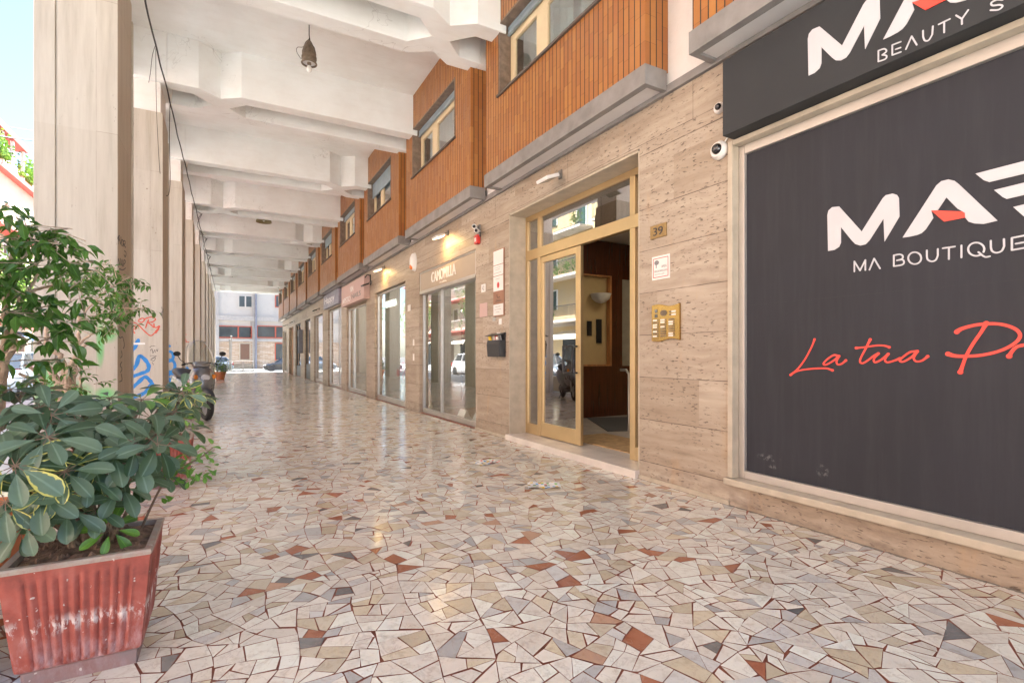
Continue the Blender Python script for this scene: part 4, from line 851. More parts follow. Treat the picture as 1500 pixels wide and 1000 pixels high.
def signbox(name, label, ya, yb, z0, z1, x, mat): 
    T = thing(name, label, 'shop sign', (x, (ya + yb) / 2, z0)); m = MB(); m.box(x, WALL - .002, ya, yb, z0, z1); m.build('box', mat, T, bevel=.004); return T
S2 = signbox('sign_board', 'pink projecting fascia sign with pale monogram and lettering', 14.57, 17.76, 2.80, 3.44, 3.36, 'pink')
text_mb('NN', .42, .17, on_wall(16.35, 3.15, 3.36), 0, .006, True).build('monogram', 'white', S2)
text_mb('APSTO', 1.25, .17, on_wall(17.6, 2.88, 3.36), 0, .006, True).build('lettering', 'white', S2)
text_mb('NAILS', 1.2, .14, on_wall(16.15, 2.92, 3.36), 0, .006, False).build('grey_lettering', 'grey_ink', S2)
S3 = signbox('sign_board', 'grey lavender fascia sign with large white lettering', 18.63, 21.79, 3.03, 3.56, 3.42, 'navy')
text_mb('Happy', 2.1, .34, on_wall(21.5, 3.12, 3.42), 0, .006, True).build('lettering', 'white', S3)
S4 = thing('blade_sign', 'narrow blue and white vertical sign projecting between far shop windows', 'sign', (3.4, 29.2, 1.3))
m = MB(); m.box(3.30, WALL - .002, 29.1, 29.28, 1.30, 2.55); m.build('box', 'pipe_blue', S4, bevel=.01); m = MB(); m.box(3.296, 3.30, 29.12, 29.26, 2.2, 2.5); m.build('white_band', 'letter_white', S4)

# window dressing
t = thing('display_table', 'white trestle display table behind the narrow display window', 'table', (4.15, 12.1, 0)); m = MB(); m.box(3.9, 4.4, 11.6, 12.6, .62, .65); m.build('tabletop', 'white', t, bevel=.004)
for yy in (11.7, 12.5):
    for s in (-1, 1):
        m = MB(); m.tube([(4.15 + s * .03, yy, .62), (4.15 + s * .2, yy, .02)], .018, 6); m.build('leg', 'white', t)
t = thing('flower_bunch', 'bunch of large red flowers in the narrow display window', 'flowers', (3.95, 12.9, 0)); m = MB()
r = random.Random(5)
for i in range(9):
    c = Vector((3.98 + r.uniform(-.12, .12), 12.85 + r.uniform(-.3, .3), .78 + r.uniform(-.15, .22)))
    for j in range(12):
        a = 2 * math.pi * j / 12 + r.random(); q = Vector((math.cos(a) * .5, math.cos(a) * .3 + .2, math.sin(a))); e = Vector((q.z, .2, -q.x)).normalized()
        m.add([c, c + q * .05 + e * .03, c + q * .11, c + q * .05 - e * .03], [(0, 1, 2, 3)])
m.build('petals', 'red_cloth', t, fix=False)
m = MB()
for i in range(9): m.tube([(3.98, 12.85, .05), (3.98 + r.uniform(-.1, .1), 12.85 + r.uniform(-.25, .25), .75)], .006, 5)
m.build('stem', 'ficus', t); m = MB(); m.lathe([(.05, .02), (.09, .1), (.07, .3), (.05, .42), (.055, .44)], (3.98, 12.85, 0), 16); m.build('vase', 'white', t, smooth=True)
t = thing('handbag', 'red handbag standing on the white display table', 'handbag', (4.1, 12.0, .65)); m = MB()
m.hexa([(4.02, 11.82, .652), (4.16, 11.82, .652), (4.16, 12.22, .652), (4.02, 12.22, .652)], [(4.06, 11.86, .9), (4.12, 11.86, .9), (4.12, 12.18, .9), (4.06, 12.18, .9)]); m.build('body', 'red_cloth', t, bevel=.015)
m = MB(); m.tube([(4.09, 12.02 + .1 * math.cos(a), .9 + .13 * math.sin(a)) for a in [math.pi * i / 10 for i in range(11)]], .008, 6); m.build('strap', 'red_cloth', t)
def mannequin(x, y, cloth, label):
    T = thing('mannequin', label, 'mannequin', (x, y, 0)); m = MB()
    def ring(cx, cy, z, rx, ry, n=16): return [(cx + rx * math.cos(2 * math.pi * k / n), cy + ry * math.sin(2 * math.pi * k / n), z) for k in range(n)]
    m.loft([ring(x, y, z, a, b) for z, a, b in ((1.38, .045, .05), (1.44, .045, .05), (1.47, .06, .06), (1.53, .085, .075), (1.60, .095, .085), (1.68, .085, .078), (1.73, .05, .05), (1.745, .01, .01))])
    m.build('head', 'white_plastic', T, smooth=True)
    m = MB(); m.loft([ring(x, y, z, a, b) for z, a, b in ((.55, .2, .30), (.75, .17, .24), (.95, .12, .17), (1.05, .11, .15), (1.2, .12, .18), (1.32, .10, .20), (1.39, .05, .08))]); m.build('dress', cloth, T, smooth=True)
    for s in (-1, 1):
        m = MB(); m.tube([(x, y + s * .19, 1.33), (x - .02, y + s * .25, 1.05), (x - .05, y + s * .24, .80)], [.045, .035, .025], 8); m.build('arm', 'white_plastic', T, smooth=True)
    m = MB(); m.lathe([(.16, .013), (.16, .025), (.02, .03), (.015, .56)], (x, y, 0), 16); m.build('stand', 'steel', T, smooth=True); return T
mannequin(4.15, 7.9, 'paper', 'white mannequin in a pale dress behind the glass under the taupe sign')
mannequin(4.3, 11.75, 'red_cloth', 'white mannequin in a red dress inside the narrow display window')
t = thing('price_card', 'white folded price cards on the floor of the shop under the taupe sign', 'card', (3.8, 8.3, 0)); m = MB()
for yy in (8.6, 8.05): m.prism([(0, 0), (.10, .18), (.2, 0)], lambda u, v, d, yy=yy: (3.75 + u, yy + d, .013 + v), 0, .18 if yy < 8.5 else .3)
m.build('cards', 'paper', t)

# ------------------------------------------------------------------ things on the shop wall
def Yz(x, y, X=WALL): return onX(x, y, X)
t = thing('house_number', 'small brass plaque reading 39 beside the entrance door', 'number plate', (3.52, 3.51, 2.3)); m = MB(); m.box(3.518, 3.529, 3.41, 3.615, 2.295, 2.42); m.build('plate', 'dull_brass', t, bevel=.003)
text_mb('39', .12, .075, on_wall(3.572, 2.32, 3.518), 0, .003, True).build('digits', 'black_ink', t)
t = thing('notice_sign', 'white video surveillance notice with orange border under the house number', 'sign', (3.52, 3.48, 1.9)); m = MB(); m.box(3.524, 3.529, 3.375, 3.595, 1.905, 2.125); m.build('sheet', 'paper', t)
m = MB()
for a, b, c, d in ((3.39, 3.58, 1.925, 1.931), (3.39, 3.58, 2.10, 2.106), (3.39, 3.396, 1.931, 2.10), (3.574, 3.58, 1.931, 2.10)): m.box(3.5225, 3.5238, a, b, c, d)
m.build('border', 'script_red', t)
text_mb('AREA', .065, .022, on_wall(3.475, 2.012, 3.524), 0, .001, True).build('lettering', 'grey_ink', t)
text_mb('VIDEOSORVEGLIATA', .165, .018, on_wall(3.566, 1.975, 3.524), 0, .001, True).build('lettering', 'grey_ink', t)
text_mb('registrazione immagini', .12, .010, on_wall(3.56, 1.95, 3.524), 0, .001).build('lettering', 'grey_ink', t)
m = MB(); m.prism([(3.535 + .03 * math.cos(a), 2.065 + .022 * math.sin(a)) for a in [2 * math.pi * i / 14 for i in range(14)]], lambda u, v, d: (3.524 - d, u, v), 0, .0015); m.box(3.522, 3.5238, 3.535, 3.545, 2.015, 2.05); m.build('camera_symbol', 'grey_ink', t)
# brass entry phone with curved outline
t = thing('entry_phone', 'polished brass entry phone panel with rows of name plates', 'intercom', (3.51, 3.41, 1.3)); m = MB()
ic = [(0, 0), (.33, .0)]
top = [(.34 * i / 12, .335 + .013 * math.sin(2 * math.pi * i / 12 + .3)) for i in range(13)][::-1]; bot = [(.34 * i / 12, .012 + .013 * math.sin(2 * math.pi * i / 12 + 3.4)) for i in range(13)]
icf = lambda u, v, d: (3.529 - d, 3.585 - u, 1.325 + v)
m.prism(bot + top, icf, 0, .022); pn = m.build('panel', 'poly_brass', t, bevel=.004)
m = MB(); k = 14; m.prism([(.155 + .042 * math.cos(2 * math.pi * i / k), .262 + .028 * math.sin(2 * math.pi * i / k)) for i in range(k)], icf, .022, .026); m.build('speaker', 'old_metal', pn)
m = MB(); m.prism([(.045, .27), (.075, .27), (.075, .30), (.045, .30)], icf, .022, .025); m.prism([(.045, .225), (.075, .225), (.075, .255), (.045, .255)], icf, .022, .025); m.build('camera_lens', 'lens', pn)
m = MB(); mw = MB(); r = random.Random(8)
for cx in (.02, .115, .215):
    for i in range(8):
        v = .045 + i * .021
        isw = r.random() < .3; mw_ = MB() if isw else m
        mw_.prism([(cx, v), (cx + .05, v), (cx + .05, v + .013), (cx, v + .013)], icf, .022, .024)
        if isw: mw_.build('name_plate', 'paper', pn)
        m.prism([(cx + .056, v), (cx + .07, v), (cx + .07, v + .013), (cx + .056, v + .013)], icf, .022, .027)
for v in (.235, .262): mw = MB(); mw.prism([(.25, v), (.30, v), (.30, v + .014), (.25, v + .014)], icf, .022, .024); mw.build('name_plate', 'paper', pn); m.prism([(.225, v), (.243, v), (.243, v + .014), (.225, v + .014)], icf, .022, .027)
m.build('buttons', 'old_metal', pn)
# notice board with stacked plaques
t = thing('plaque_board', 'tall narrow frame of stacked white plaques and one brown plaque left of the entrance', 'sign', (3.52, 6.71, 1.78)); m = MB()
m.box(3.512, 3.529, 6.545, 6.885, 1.775, 2.765); m.build('board', 'brown_p', t, bevel=.003)
zz = [2.75, 2.53, 2.37, 2.14]
m = MB()
for a, b in ((2.54, 2.75), (2.38, 2.53), (2.15, 2.37), (1.79, 1.955)): m.box(3.506, 3.5118, 6.562, 6.868, a, b)
m.build('white_plaque', 'paper', t, bevel=.001)
m = MB(); m.prism([(6.71 + .035 * math.cos(a), 2.235 + .045 * math.sin(a)) for a in [2 * math.pi * i / 14 for i in range(14)]], lambda u, v, d: (3.506 - d, u, v), 0, .002); m.build('red_seal', 'red_plastic', t)
m = MB()
for z_, y_, l_ in ((2.50, 6.84, .2), (2.47, 6.82, .16), (2.42, 6.84, .22), (2.33, 6.80, .14), (1.92, 6.80, .16), (1.88, 6.82, .2), (1.84, 6.79, .12)): m.box(3.5045, 3.5055, y_ - l_, y_, z_ - .005, z_)
m.build('print', 'grey_ink', t)
m = MB(); ribbon(m, smooth_pts([(6.76, 2.10), (6.75, 2.06), (6.71, 2.05), (6.67, 2.06)], 4), .008, lambda u, v, d: (3.512 - d, u, v), 0, .002); m.box(3.5105, 3.5118, 6.62, 6.80, 1.995, 2.003); m.box(3.5105, 3.5118, 6.65, 6.78, 2.018, 2.023); m.build('brown_plaque_print', 'black_ink', t)
# letter box
t = thing('letter_box', 'dark grey wall letter box stuffed with leaflets', 'letter box', (3.45, 6.71, 1.17)); m = MB()
lb = lambda u, v, d: (3.528 - u, 6.515 + d, v)
m.prism([(0, 1.175), (.10, 1.175), (.115, 1.36), (.10, 1.42), (0, 1.42)], lb, 0, .40); m.build('box', 'dk_metal', t, bevel=.006)
m = MB(); m.prism([(0, 1.46), (0, 1.53), (.02, 1.53), (.14, 1.485), (.138, 1.478), (.02, 1.505), (.018, 1.46)], lb, -.005, .405); m.box(3.515, 3.528, 6.515, 6.915, 1.42, 1.53); m.build('lid', 'dk_metal', t)
for (u0, d, w_, h, mt, tl) in ((.02, .05, .10, .17, 'paper', .02), (.04, .14, .09, .13, 'red_plastic', -.03), (.03, .22, .12, .15, 'paper', .03), (.05, .3, .09, .12, 'yellow_ink', .01), (.06, .1, .08, .11, 'paper', -.05)):
    m = MB(); y_ = 6.515 + d; x_ = 3.528 - u0 - .01
    m.hexa([(x_, y_, 1.36), (x_ + .006, y_, 1.36), (x_ + .006, y_ + w_, 1.36), (x_, y_ + w_, 1.36)], [(x_ - .03, y_ + tl, 1.36 + h), (x_ - .024, y_ + tl, 1.36 + h), (x_ - .024, y_ + tl + w_, 1.36 + h), (x_ - .03, y_ + tl + w_, 1.36 + h)])
    tag(m.build('leaflet', mt), {'paper': 'white leaflet sticking out of the grey letter box', 'red_plastic': 'red leaflet sticking out of the grey letter box', 'yellow_ink': 'yellow leaflet sticking out of the grey letter box'}[mt], 'leaflet', 'leaflets in the letter box')
# small papers and tags
def small(name, label, cat, x0, y0_, x1, y1_, mt, th=.003):
    (ya, za), (yb, zb) = Yz(x0, y0_), Yz(x1, y1_); m = MB(); m.box(WALL - th - .001, WALL - .001, min(ya, yb), max(ya, yb), min(za, zb), max(za, zb)); return tag(m.build(name, mt), label, cat)
n42 = small('number_tile', 'small white number tile between the plaque board and the taupe shopfront', 'number plate', 705.5, 417, 711.5, 427, 'paper', .006)
(ya, za), (yb, zb) = Yz(705.5, 427), Yz(711.5, 417); text_mb('42', .07, .07, on_wall((ya + yb) / 2 + .035, (za + zb) / 2 - .035, WALL - .007), 0, .001, True).build('digits', 'grey_ink', n42)
small('paper_strips', 'faded pink striped paper stuck to the wall below the number tile', 'poster', 703, 445, 714, 463, 'pink')
small('sticker', 'tiny white sticker above the letter box', 'sticker', 731, 467, 735, 475, 'paper'); small('sticker', 'tiny grey sticker just under the plaque board', 'sticker', 722, 465, 726, 470, 'curtain')
small('number_tile', 'small grey number tile between narrow display window and taupe shopfront', 'number plate', 597.5, 447, 601.5, 455, 'paper', .006)
small('sticker', 'upper pale paper strip on the wall between the display windows', 'sticker', 605, 497, 607, 506, 'paper'); small('sticker', 'lower pale paper strip on the wall between the display windows', 'sticker', 605, 518, 607, 528, 'paper')

# flood lights
def flood(Y, z, lit, label, tilt=.35, dark=False):
    t = thing('flood_light', label, 'wall lamp', (WALL, Y, z), 0, 'flood lights on the shop wall'); mt = 'black_metal' if dark else 'white_plastic'
    m = MB(); m.tube([(WALL, Y, z + .02), (WALL - .07, Y, z + .02), (WALL - .12, Y, z - .03)], .012, 8); m.box(WALL - .02, WALL - .001, Y - .03, Y + .03, z - .03, z + .07); m.build('bracket', 'grey_metal', t)
    c = Vector((WALL - .19, Y, z - .06)); a = R(25)
    ux = Vector((-math.cos(a), 0, math.sin(a) * -1)); n = Vector((math.sin(a), 0, -math.cos(a))); n = Vector((.35, 0, -.94)).normalized(); ux = Vector((-.94, 0, -.35)); vy = Vector((0, 1, 0))
    def blk(h0, h1, s0, s1): return [c + ux * (i * s0) + vy * (j * s1) + n * h0 for i, j in ((-1, -1), (1, -1), (1, 1), (-1, 1))], [c + ux * (i * s0) + vy * (j * s1) + n * h1 for i, j in ((-1, -1), (1, -1), (1, 1), (-1, 1))]
    m = MB(); b_, t_ = blk(-.02, .02, .09, .12); m.hexa(b_, t_); m.build('housing', mt, t, bevel=.006)
    m = MB(); b_, t_ = blk(.0205, .023, .078, .105); m.hexa(b_, t_); m.build('lamp_face', 'lamp_on' if lit else 'pale_glass_pane' if not dark else 'lens', t)
    if lit:
        ld = bpy.data.lights.new('flood_beam', 'AREA'); ld.energy = .85; ld.size = .12; ld.color = (1, .62, .22); lo = bpy.data.objects.new('flood_beam', ld); col.objects.link(lo)
        lo.parent = t; lo.location = (c + n * .03) - Vector((WALL, Y, z)); lo.rotation_euler = Vector((.62, 0, -.78)).to_track_quat('-Z', 'Y').to_euler()
    return t
flood(8.72, 3.40, True, 'lit warm flood light above the taupe shopfront sign'); flood(13.0, 3.42, True, 'lit warm flood light above the narrow display window')
flood(5.12, 3.36, False, 'unlit white flood light over the entrance door')
for Y_, lb_ in ((14.35, 'dark flood light beside the pink sign'), (23.6, 'dark flood light above the first far window past the lavender sign'), (33.0, 'dark flood light above the recessed brown entrance'), (37.0, 'farthest dark flood light on the shop wall')): flood(Y_, 3.2, False, lb_, dark=True)
# security cameras
def dome(Y, z, s, label):
    t = thing('dome_camera', label, 'security camera', (WALL, Y, z)); m = MB(); m.lathe([(.075 * s, 0), (.078 * s, -.03 * s), (.06 * s, -.06 * s), (.045 * s, -.065 * s)], (WALL - .001, Y, z), 24, 'x'); m.build('housing', 'white_plastic', t, smooth=True)
    m = MB(); m.lathe([(.047 * s, -.05 * s), (.045 * s, -.075 * s), (.03 * s, -.095 * s), (.012 * s, -.103 * s), (0, -.104 * s)], (WALL - .001, Y - .01, z), 20, 'x'); m.build('lens_dome', 'lens', t, smooth=True); return t
yq, zq = Yz(1056, 221); t = dome(yq, zq, .95, 'white dome camera with black lens beside the corner of the charcoal sign box')
m = MB(); m.tube([(WALL - .01, yq - .04, zq + .05), (WALL - .01, yq - .13, zq + .13)], .006, 6); m.build('cable_tube', 'white_plastic', t)
yq, zq = Yz(1055, 159); dome(yq, zq, .6, 'small white camera higher up against the edge of the charcoal sign box')
yq, zq = Yz(703, 338)
t = thing('bullet_camera', 'white twin security camera above the plaque board', 'security camera', (WALL, yq, zq)); m = MB(); m.box(WALL - .03, WALL - .001, yq - .04, yq + .04, zq - .10, zq + .09); m.build('bracket', 'grey_metal', t, bevel=.004)
for dz, dy in ((.06, .03), (-.02, -.05)):
    m = MB(); m.tube([(WALL - .02, yq + dy, zq + dz), (WALL - .06, yq + dy - .02, zq + dz)], .012, 8); m.tube([(WALL - .06, yq + dy + .02, zq + dz), (WALL - .13, yq + dy - .09, zq + dz - .02)], .036, 14); hh = m.build('camera_body', 'white_plastic', t, smooth=True)
    m = MB(); m.tube([(WALL - .128, yq + dy - .087, zq + dz - .02), (WALL - .134, yq + dy - .096, zq + dz - .021)], .027, 14); m.build('lens', 'lens', hh)
yq, zq = Yz(702, 350)
t = thing('alarm_beacon', 'small red alarm box hanging below the twin security camera', 'alarm', (WALL, yq, zq)); m = MB(); m.box(WALL - .07, WALL - .001, yq - .055, yq + .055, zq - .09, zq + .06); m.build('box', 'red_plastic', t, bevel=.015); m = MB(); m.box(WALL - .073, WALL - .069, yq - .025, yq + .025, zq - .05, zq + .01); m.build('label_plate', 'paper', t)
yq, zq = Yz(608, 384)
t = thing('siren', 'white rounded alarm siren with orange lens between the flood lights', 'alarm', (WALL, yq, zq)); m = MB(); m.lathe([(.0, -.11), (.06, -.105), (.10, -.07), (.115, 0)], (WALL, yq, zq), 20, 'x', sy=1.75); m.build('cover', 'white_plastic', t, smooth=True)
m = MB(); m.lathe([(.0, -.12), (.04, -.115), (.06, -.07), (.06, -.04)], (WALL, yq + .0, zq - .11), 16, 'x'); m.build('lens', 'orange_lens', t, smooth=True)
yq, zq = Yz(543, 410); t = thing('wall_bracket', 'old black iron bracket on the wall beside the pink sign', 'bracket', (WALL, yq, zq)); m = MB(); m.box(WALL - .02, WALL - .001, yq - .03, yq + .03, zq - .15, zq + .15); m.tube([(WALL, yq, zq + .12), (WALL - .1, yq, zq + .14), (WALL - .16, yq, zq + .05)], .015, 8); m.build('arm', 'black_metal', t)

# ------------------------------------------------------------------ ceiling lamps, cable
def lamp(k, near=True):
    c = Vector((1.13, 8.56 + PIT * k, 6.37))
    t = thing('ceiling_lamp', '', 'ceiling lamp', c, 0, 'lamps hanging from the arcade ceiling')
    m = MB(); m.tube([c, c + Vector((0, 0, -.16)), c + Vector((.01, 0, -.24))], .008, 6); m.torus((c.x, c.y, c.z - .22), .018, .005, 'x', 14, 6); m.build('hook', 'wire', t)
    if near:
        m = MB(); P = [(.025, -.25), (.04, -.27), (.055, -.31), (.08, -.36), (.10, -.43), (.105, -.50), (.112, -.505), (.112, -.535), (.104, -.54), (.108, -.60)]
        n = 40; vs = []
        for r_, h in P:
            for q in range(n):
                rr = r_ * (1 + (.05 if (q % 4 < 2 and .05 < r_ < .104) else 0)); a = 2 * math.pi * q / n; vs.append((c.x + rr * math.cos(a), c.y + rr * math.sin(a), c.z + h))
        m.add(vs, [(i * n + q, i * n + (q + 1) % n, (i + 1) * n + (q + 1) % n, (i + 1) * n + q) for i in range(len(P) - 1) for q in range(n)]); m.build('housing', 'old_metal', t, smooth=50)
        m = MB(); m.torus((c.x, c.y, c.z - .605), .108, .012, 'z', 32, 8); m.build('ring', 'old_metal', t, smooth=True)
        m = MB(); m.lathe([(.1, -.59), (.085, -.56), (.05, -.50)], c, 24); m.build('reflector', 'white', t, smooth=True)
        m = MB(); m.lathe([(.03, -.50), (.03, -.62), (.022, -.625), (.022, -.64)], c, 16); m.build('socket', 'old_metal', t, smooth=True)
        m = MB(); m.lathe([(.02, -.635), (.035, -.66), (.043, -.69), (.036, -.72), (.018, -.738), (0, -.742)], c, 18); m.build('bulb', 'bulb', t, smooth=True)
        m = MB(); m.tube([c + Vector(p) for p in smooth_pts([(0, 0, -.22), (-.05, 0, -.28), (-.09, 0, -.37), (-.17, 0, -.40), (-.18, 0, -.47), (-.13, 0, -.55), (-.11, 0, -.56)], 5)], .004, 5)
        m.tube([c + Vector(p) for p in smooth_pts([(0, 0, -.25), (.05, 0, -.3), (.08, 0, -.34), (.07, 0, -.38)], 5)], .004, 5); m.build('loose_cable', 'wire', t)
    else:
        m = MB(); m.lathe([(.03, -.24), (.12, -.27), (.2, -.36), (.245, -.52), (.25, -.56), (.235, -.56), (.2, -.5), (.02, -.4)], c, 28); m.build('shade', 'lamp_olive', t, smooth=50)
        m = MB(); m.lathe([(.03, -.42), (.05, -.5), (0, -.54)], c, 14); m.build('bulb', 'bulb', t, smooth=True)
    return t
lamp(0)['label'] = 'nearest ceiling lamp, ribbed brown housing with loose cable and bare bulb'
lamp(3, False)['label'] = 'olive dome ceiling lamp, second from the camera'
lamp(6, False)['label'] = 'olive dome ceiling lamp, third from the camera'
lamp(8, False)['label'] = 'olive dome ceiling lamp, farthest in the arcade'
cp = []
for i in range(0, 200):
    Y = 3 + i * .19; k = (Y - 6.7) / PIT; sag = .05 * math.sin(math.pi * (k % 1)) ** 2
    cp.append((pin(Y) + .045 + .004 * math.sin(i * .9), Y, 5.55 - sag + .004 * math.sin(i * 1.7)))
t = thing('overhead_cable', 'black cable running along the tops of the piers with loose ends hanging down', 'cable', cp[0]); m = MB(); m.tube(cp, .011, 6); m.build('main_cable', 'wire', t)
m = MB(); x0 = pin(8.6) + .05
m.tube(smooth_pts([(x0, 8.6, 5.52), (x0 + .005, 8.58, 4.9), (x0 + .015, 8.6, 4.4), (x0 + .04, 8.61, 3.85), (x0 + .05, 8.6, 3.72)], 5), .0035, 5)
m.tube(smooth_pts([(x0, 8.62, 5.52), (x0 - .04, 8.62, 5.35), (x0 - .06, 8.6, 5.1), (x0 - .08, 8.6, 4.95)], 5), .0035, 5)
x1 = pin(10.4) + .05
m.tube(smooth_pts([(x1, 10.5, 5.5), (x1 - .01, 10.5, 4.9), (x1, 10.52, 4.2), (x1 - .02, 10.5, 3.95), (x1 - .06, 10.45, 3.9)], 5), .006, 5)
for q in (17.9, 21.6, 25.4):
    xq = pin(q) + .05; m.tube(smooth_pts([(xq, q, 5.5), (xq + .12, q - .05, 5.4), (xq + .05, q, 5.28), (xq + .15, q + .1, 5.45), (xq + .02, q + .15, 5.1), (xq + .2, q + .1, 4.8)], 5), .006, 5)
m.build('loose_end', 'wire', t)

# ------------------------------------------------------------------ planters and plants
def planter(cx, cy, label, rz=0, mat='terra', s=1):
    T = thing('planter', label, 'planter', (cx, cy, 0), rz); H = .45 * s
    def sq(w, z, y=0): return [(-w, -w, z), (w, -w, z), (w, w, z), (-w, w, z)]
    # fluted tapering shell
    m = MB(); nf = 11; rings = []
    lev = [(.170, .0, 0), (.172, .055, 0), (.185, .068, 0), (.188, .085, 1), (.205, .26, 1), (.216, .385, 1), (.217, .405, 0), (.222, .435, 0), (.226, .445, 0), (.222, .452, 0), (.198, .452, 0), (.192, .43, 0), (.190, .40, 0)]
    for w, z, fl in lev:
        ring = []; n = 66
        for sd_ in range(4):
            a = [(-1, -1), (1, -1), (1, 1), (-1, 1)][sd_]; b = [(1, -1), (1, 1), (-1, 1), (-1, -1)][sd_]; nrm = [(0, -1), (1, 0), (0, 1), (-1, 0)][sd_]
            for i in range(n):
                t_ = i / n; px = a[0] + (b[0] - a[0]) * t_; py = a[1] + (b[1] - a[1]) * t_
                off = 0
                if fl and .12 < t_ < .88:
                    ph = (t_ - .12) / .76 * nf; off = -.013 * (1 - abs(math.cos(math.pi * ph)) ** .8) + .004
                if t_ < .03: off -= .004 * (1 - t_ / .03)
                ring.append((px * w * s + nrm[0] * off, py * w * s + nrm[1] * off, z * s))
        rings.append(ring)
    m.loft(rings, cap=False); m.build('pot', mat, T, smooth=35, local=True)
    g = MB(); r = random.Random(int(cx * 100)); N = 16; vs = []
    for i in range(N + 1):
        for j in range(N + 1):
            u, v = -1 + 2 * i / N, -1 + 2 * j / N; ed = max(abs(u), abs(v))
            vs.append((u * .193 * s, v * .193 * s, (.432 + .012 * (1 - ed * ed) + (.016 * r.random() if ed < 1 else 0)) * s))
    g.add(vs, [(i * (N + 1) + j, (i + 1) * (N + 1) + j, (i + 1) * (N + 1) + j + 1, i * (N + 1) + j + 1) for i in range(N) for j in range(N)])
    for i in range(70):
        x, y = r.uniform(-.18, .18) * s, r.uniform(-.18, .18) * s; d = r.uniform(.004, .013); a = r.random() * 6
        g.add([(x - d, y, .445 * s), (x, y - d, .447 * s), (x + d * 1.4, y, .445 * s), (x, y + d, .448 * s), (x, y, .455 * s + d * .6)], [(0, 1, 4), (1, 2, 4), (2, 3, 4), (3, 0, 4)])
    g.build('soil', 'soil', T, local=True, fix=False); return T
def leafpoly(mb, base, d, up, L, Wd, shade, var=0, tip=0, obov=True, fold=.18, droop=.25):
    """a leaf: base point, direction, up vector; 2 halves x 5 segments, folded along the midrib"""
    d = d.normalized(); side = d.cross(up)
    if side.length < 1e-3: side = Vector((1, 0, 0))
    side.normalize(); nn = side.cross(d).normalized()
    prof = [(0, .05), (.16, .30), (.38, .72), (.62, .98), (.80, .97), (.93, .66), (1, .16)] if obov else [(0, .06), (.15, .62), (.36, 1.0), (.6, .85), (.82, .38), (1.0, .03)]
    vs = []
    for t, w in prof:
        c = base + d * (L * t) - nn * (droop * L * t * t); e = nn * (fold * Wd * w)
        vs += [c + side * (Wd / 2 * w) + e, c, c - side * (Wd / 2 * w) + e]
    fs = []
    a = (shade, var, 0); b = (shade, var, 1.0)
    o = len(mb.v); mb.v += [tuple(v) for v in vs]
    for i in range(len(prof) - 1):
        mb.f.append((o + 3 * i, o + 3 * i + 1, o + 3 * i + 4, o + 3 * i + 3)); mb.c.append([a, b, b, a]); mb.mi.append(0)
        mb.f.append((o + 3 * i + 1, o + 3 * i + 2, o + 3 * i + 5, o + 3 * i + 4)); mb.c.append([b, a, a, b]); mb.mi.append(0)
def whorl(mb, st, c, axis, L, n, r, var=0, young=False, pend=1):
    axis = axis.normalized(); q = axis.to_track_quat('Z', 'Y'); a0 = r.random() * 6
    for i in range(n):
        a = a0 + 2 * math.pi * i / n + r.uniform(-.12, .12); rad = q @ Vector((math.cos(a), math.sin(a), 0)); rise = r.uniform(-.15, .22)
        d = (rad + axis * rise).normalized(); l = L * r.uniform(.78, 1.1); pet = c + d * (.018 + .12 * l)
        st.tube([c, pet], .0016, 4, cap=False)
        leafpoly(mb, pet, d, axis, l, l * r.uniform(.40, .52), min(1, max(0, r.gauss(.42, .34))), var if r.random() < (.55 if var else 0) else 0, droop=r.uniform(.12, .42) * pend)
def schefflera(base, heads, label, seed, L=.105):
    """heads: list of (tip position, leaflet length scale, variegated, young)"""
    r = random.Random(seed); T = thing('umbrella_plant', label, 'plant', base); st = MB(); lf = MB(); yg = MB(); b0 = Vector(base)
    for tip, sc, var, young in heads:
        tip = Vector(tip); root = b0 + Vector((r.uniform(-.07, .07), r.uniform(-.07, .07), 0)); mid = root.lerp(tip, .5) + Vector((r.uniform(-.05, .05), r.uniform(-.05, .05), .08)); p2 = root.lerp(tip, .8) + Vector((0, 0, .05))
        pts = smooth_pts([tuple(root), tuple(mid), tuple(p2), tuple(tip)], 4); n = len(pts); st.tube(pts, [.008 - .0055 * i / (n - 1) for i in range(n)], 6)
        out = (tip - b0); out.z = abs(out.z) * .7 + .12; ax = (out.normalized() + Vector((r.uniform(-.25, .3), r.uniform(-1.1, -.35), r.uniform(.1, .6)))).normalized()
        tgt = yg if young else lf
        whorl(tgt, st, tip, ax, L * sc, r.choice((7, 8, 8, 9)), r, var)
        if r.random() < .5:      # lower whorls on the same stem, on long petioles
            for q in range(r.choice((1, 2, 2))):
                p = Vector(pts[int(n * r.uniform(.55, .85))]); d = Vector((r.uniform(-1, 1), r.uniform(-1, .6), r.uniform(-.1, .6))).normalized(); e = p + d * r.uniform(.07, .13); st.tube([p, e], .0022, 5, cap=False)
                whorl(tgt, st, e, (d + Vector((.05, -.9, .6))), L * sc * r.uniform(.75, 1), r.choice((6, 7, 8)), r, var)
    st.build('stem', 'bark_dark', T, fix=False); lf.build('foliage', 'schef', T, layer='leaf', smooth=True, fix=False)
    if yg.v: yg.build('young_foliage', 'schef_young', T, layer='leaf', smooth=True, fix=False)
    return T
PA = (-.475, 2.63)
planter(*PA, 'weathered red fluted terracotta planter nearest the camera')
r = random.Random(21); heads = []
def P3(px, py, depth):            # a point seen at that photo pixel at the given distance along the arcade
    a, b = ray(px); t = depth / b; return (t * a, depth, EYE + t * (520 - py) / PF)
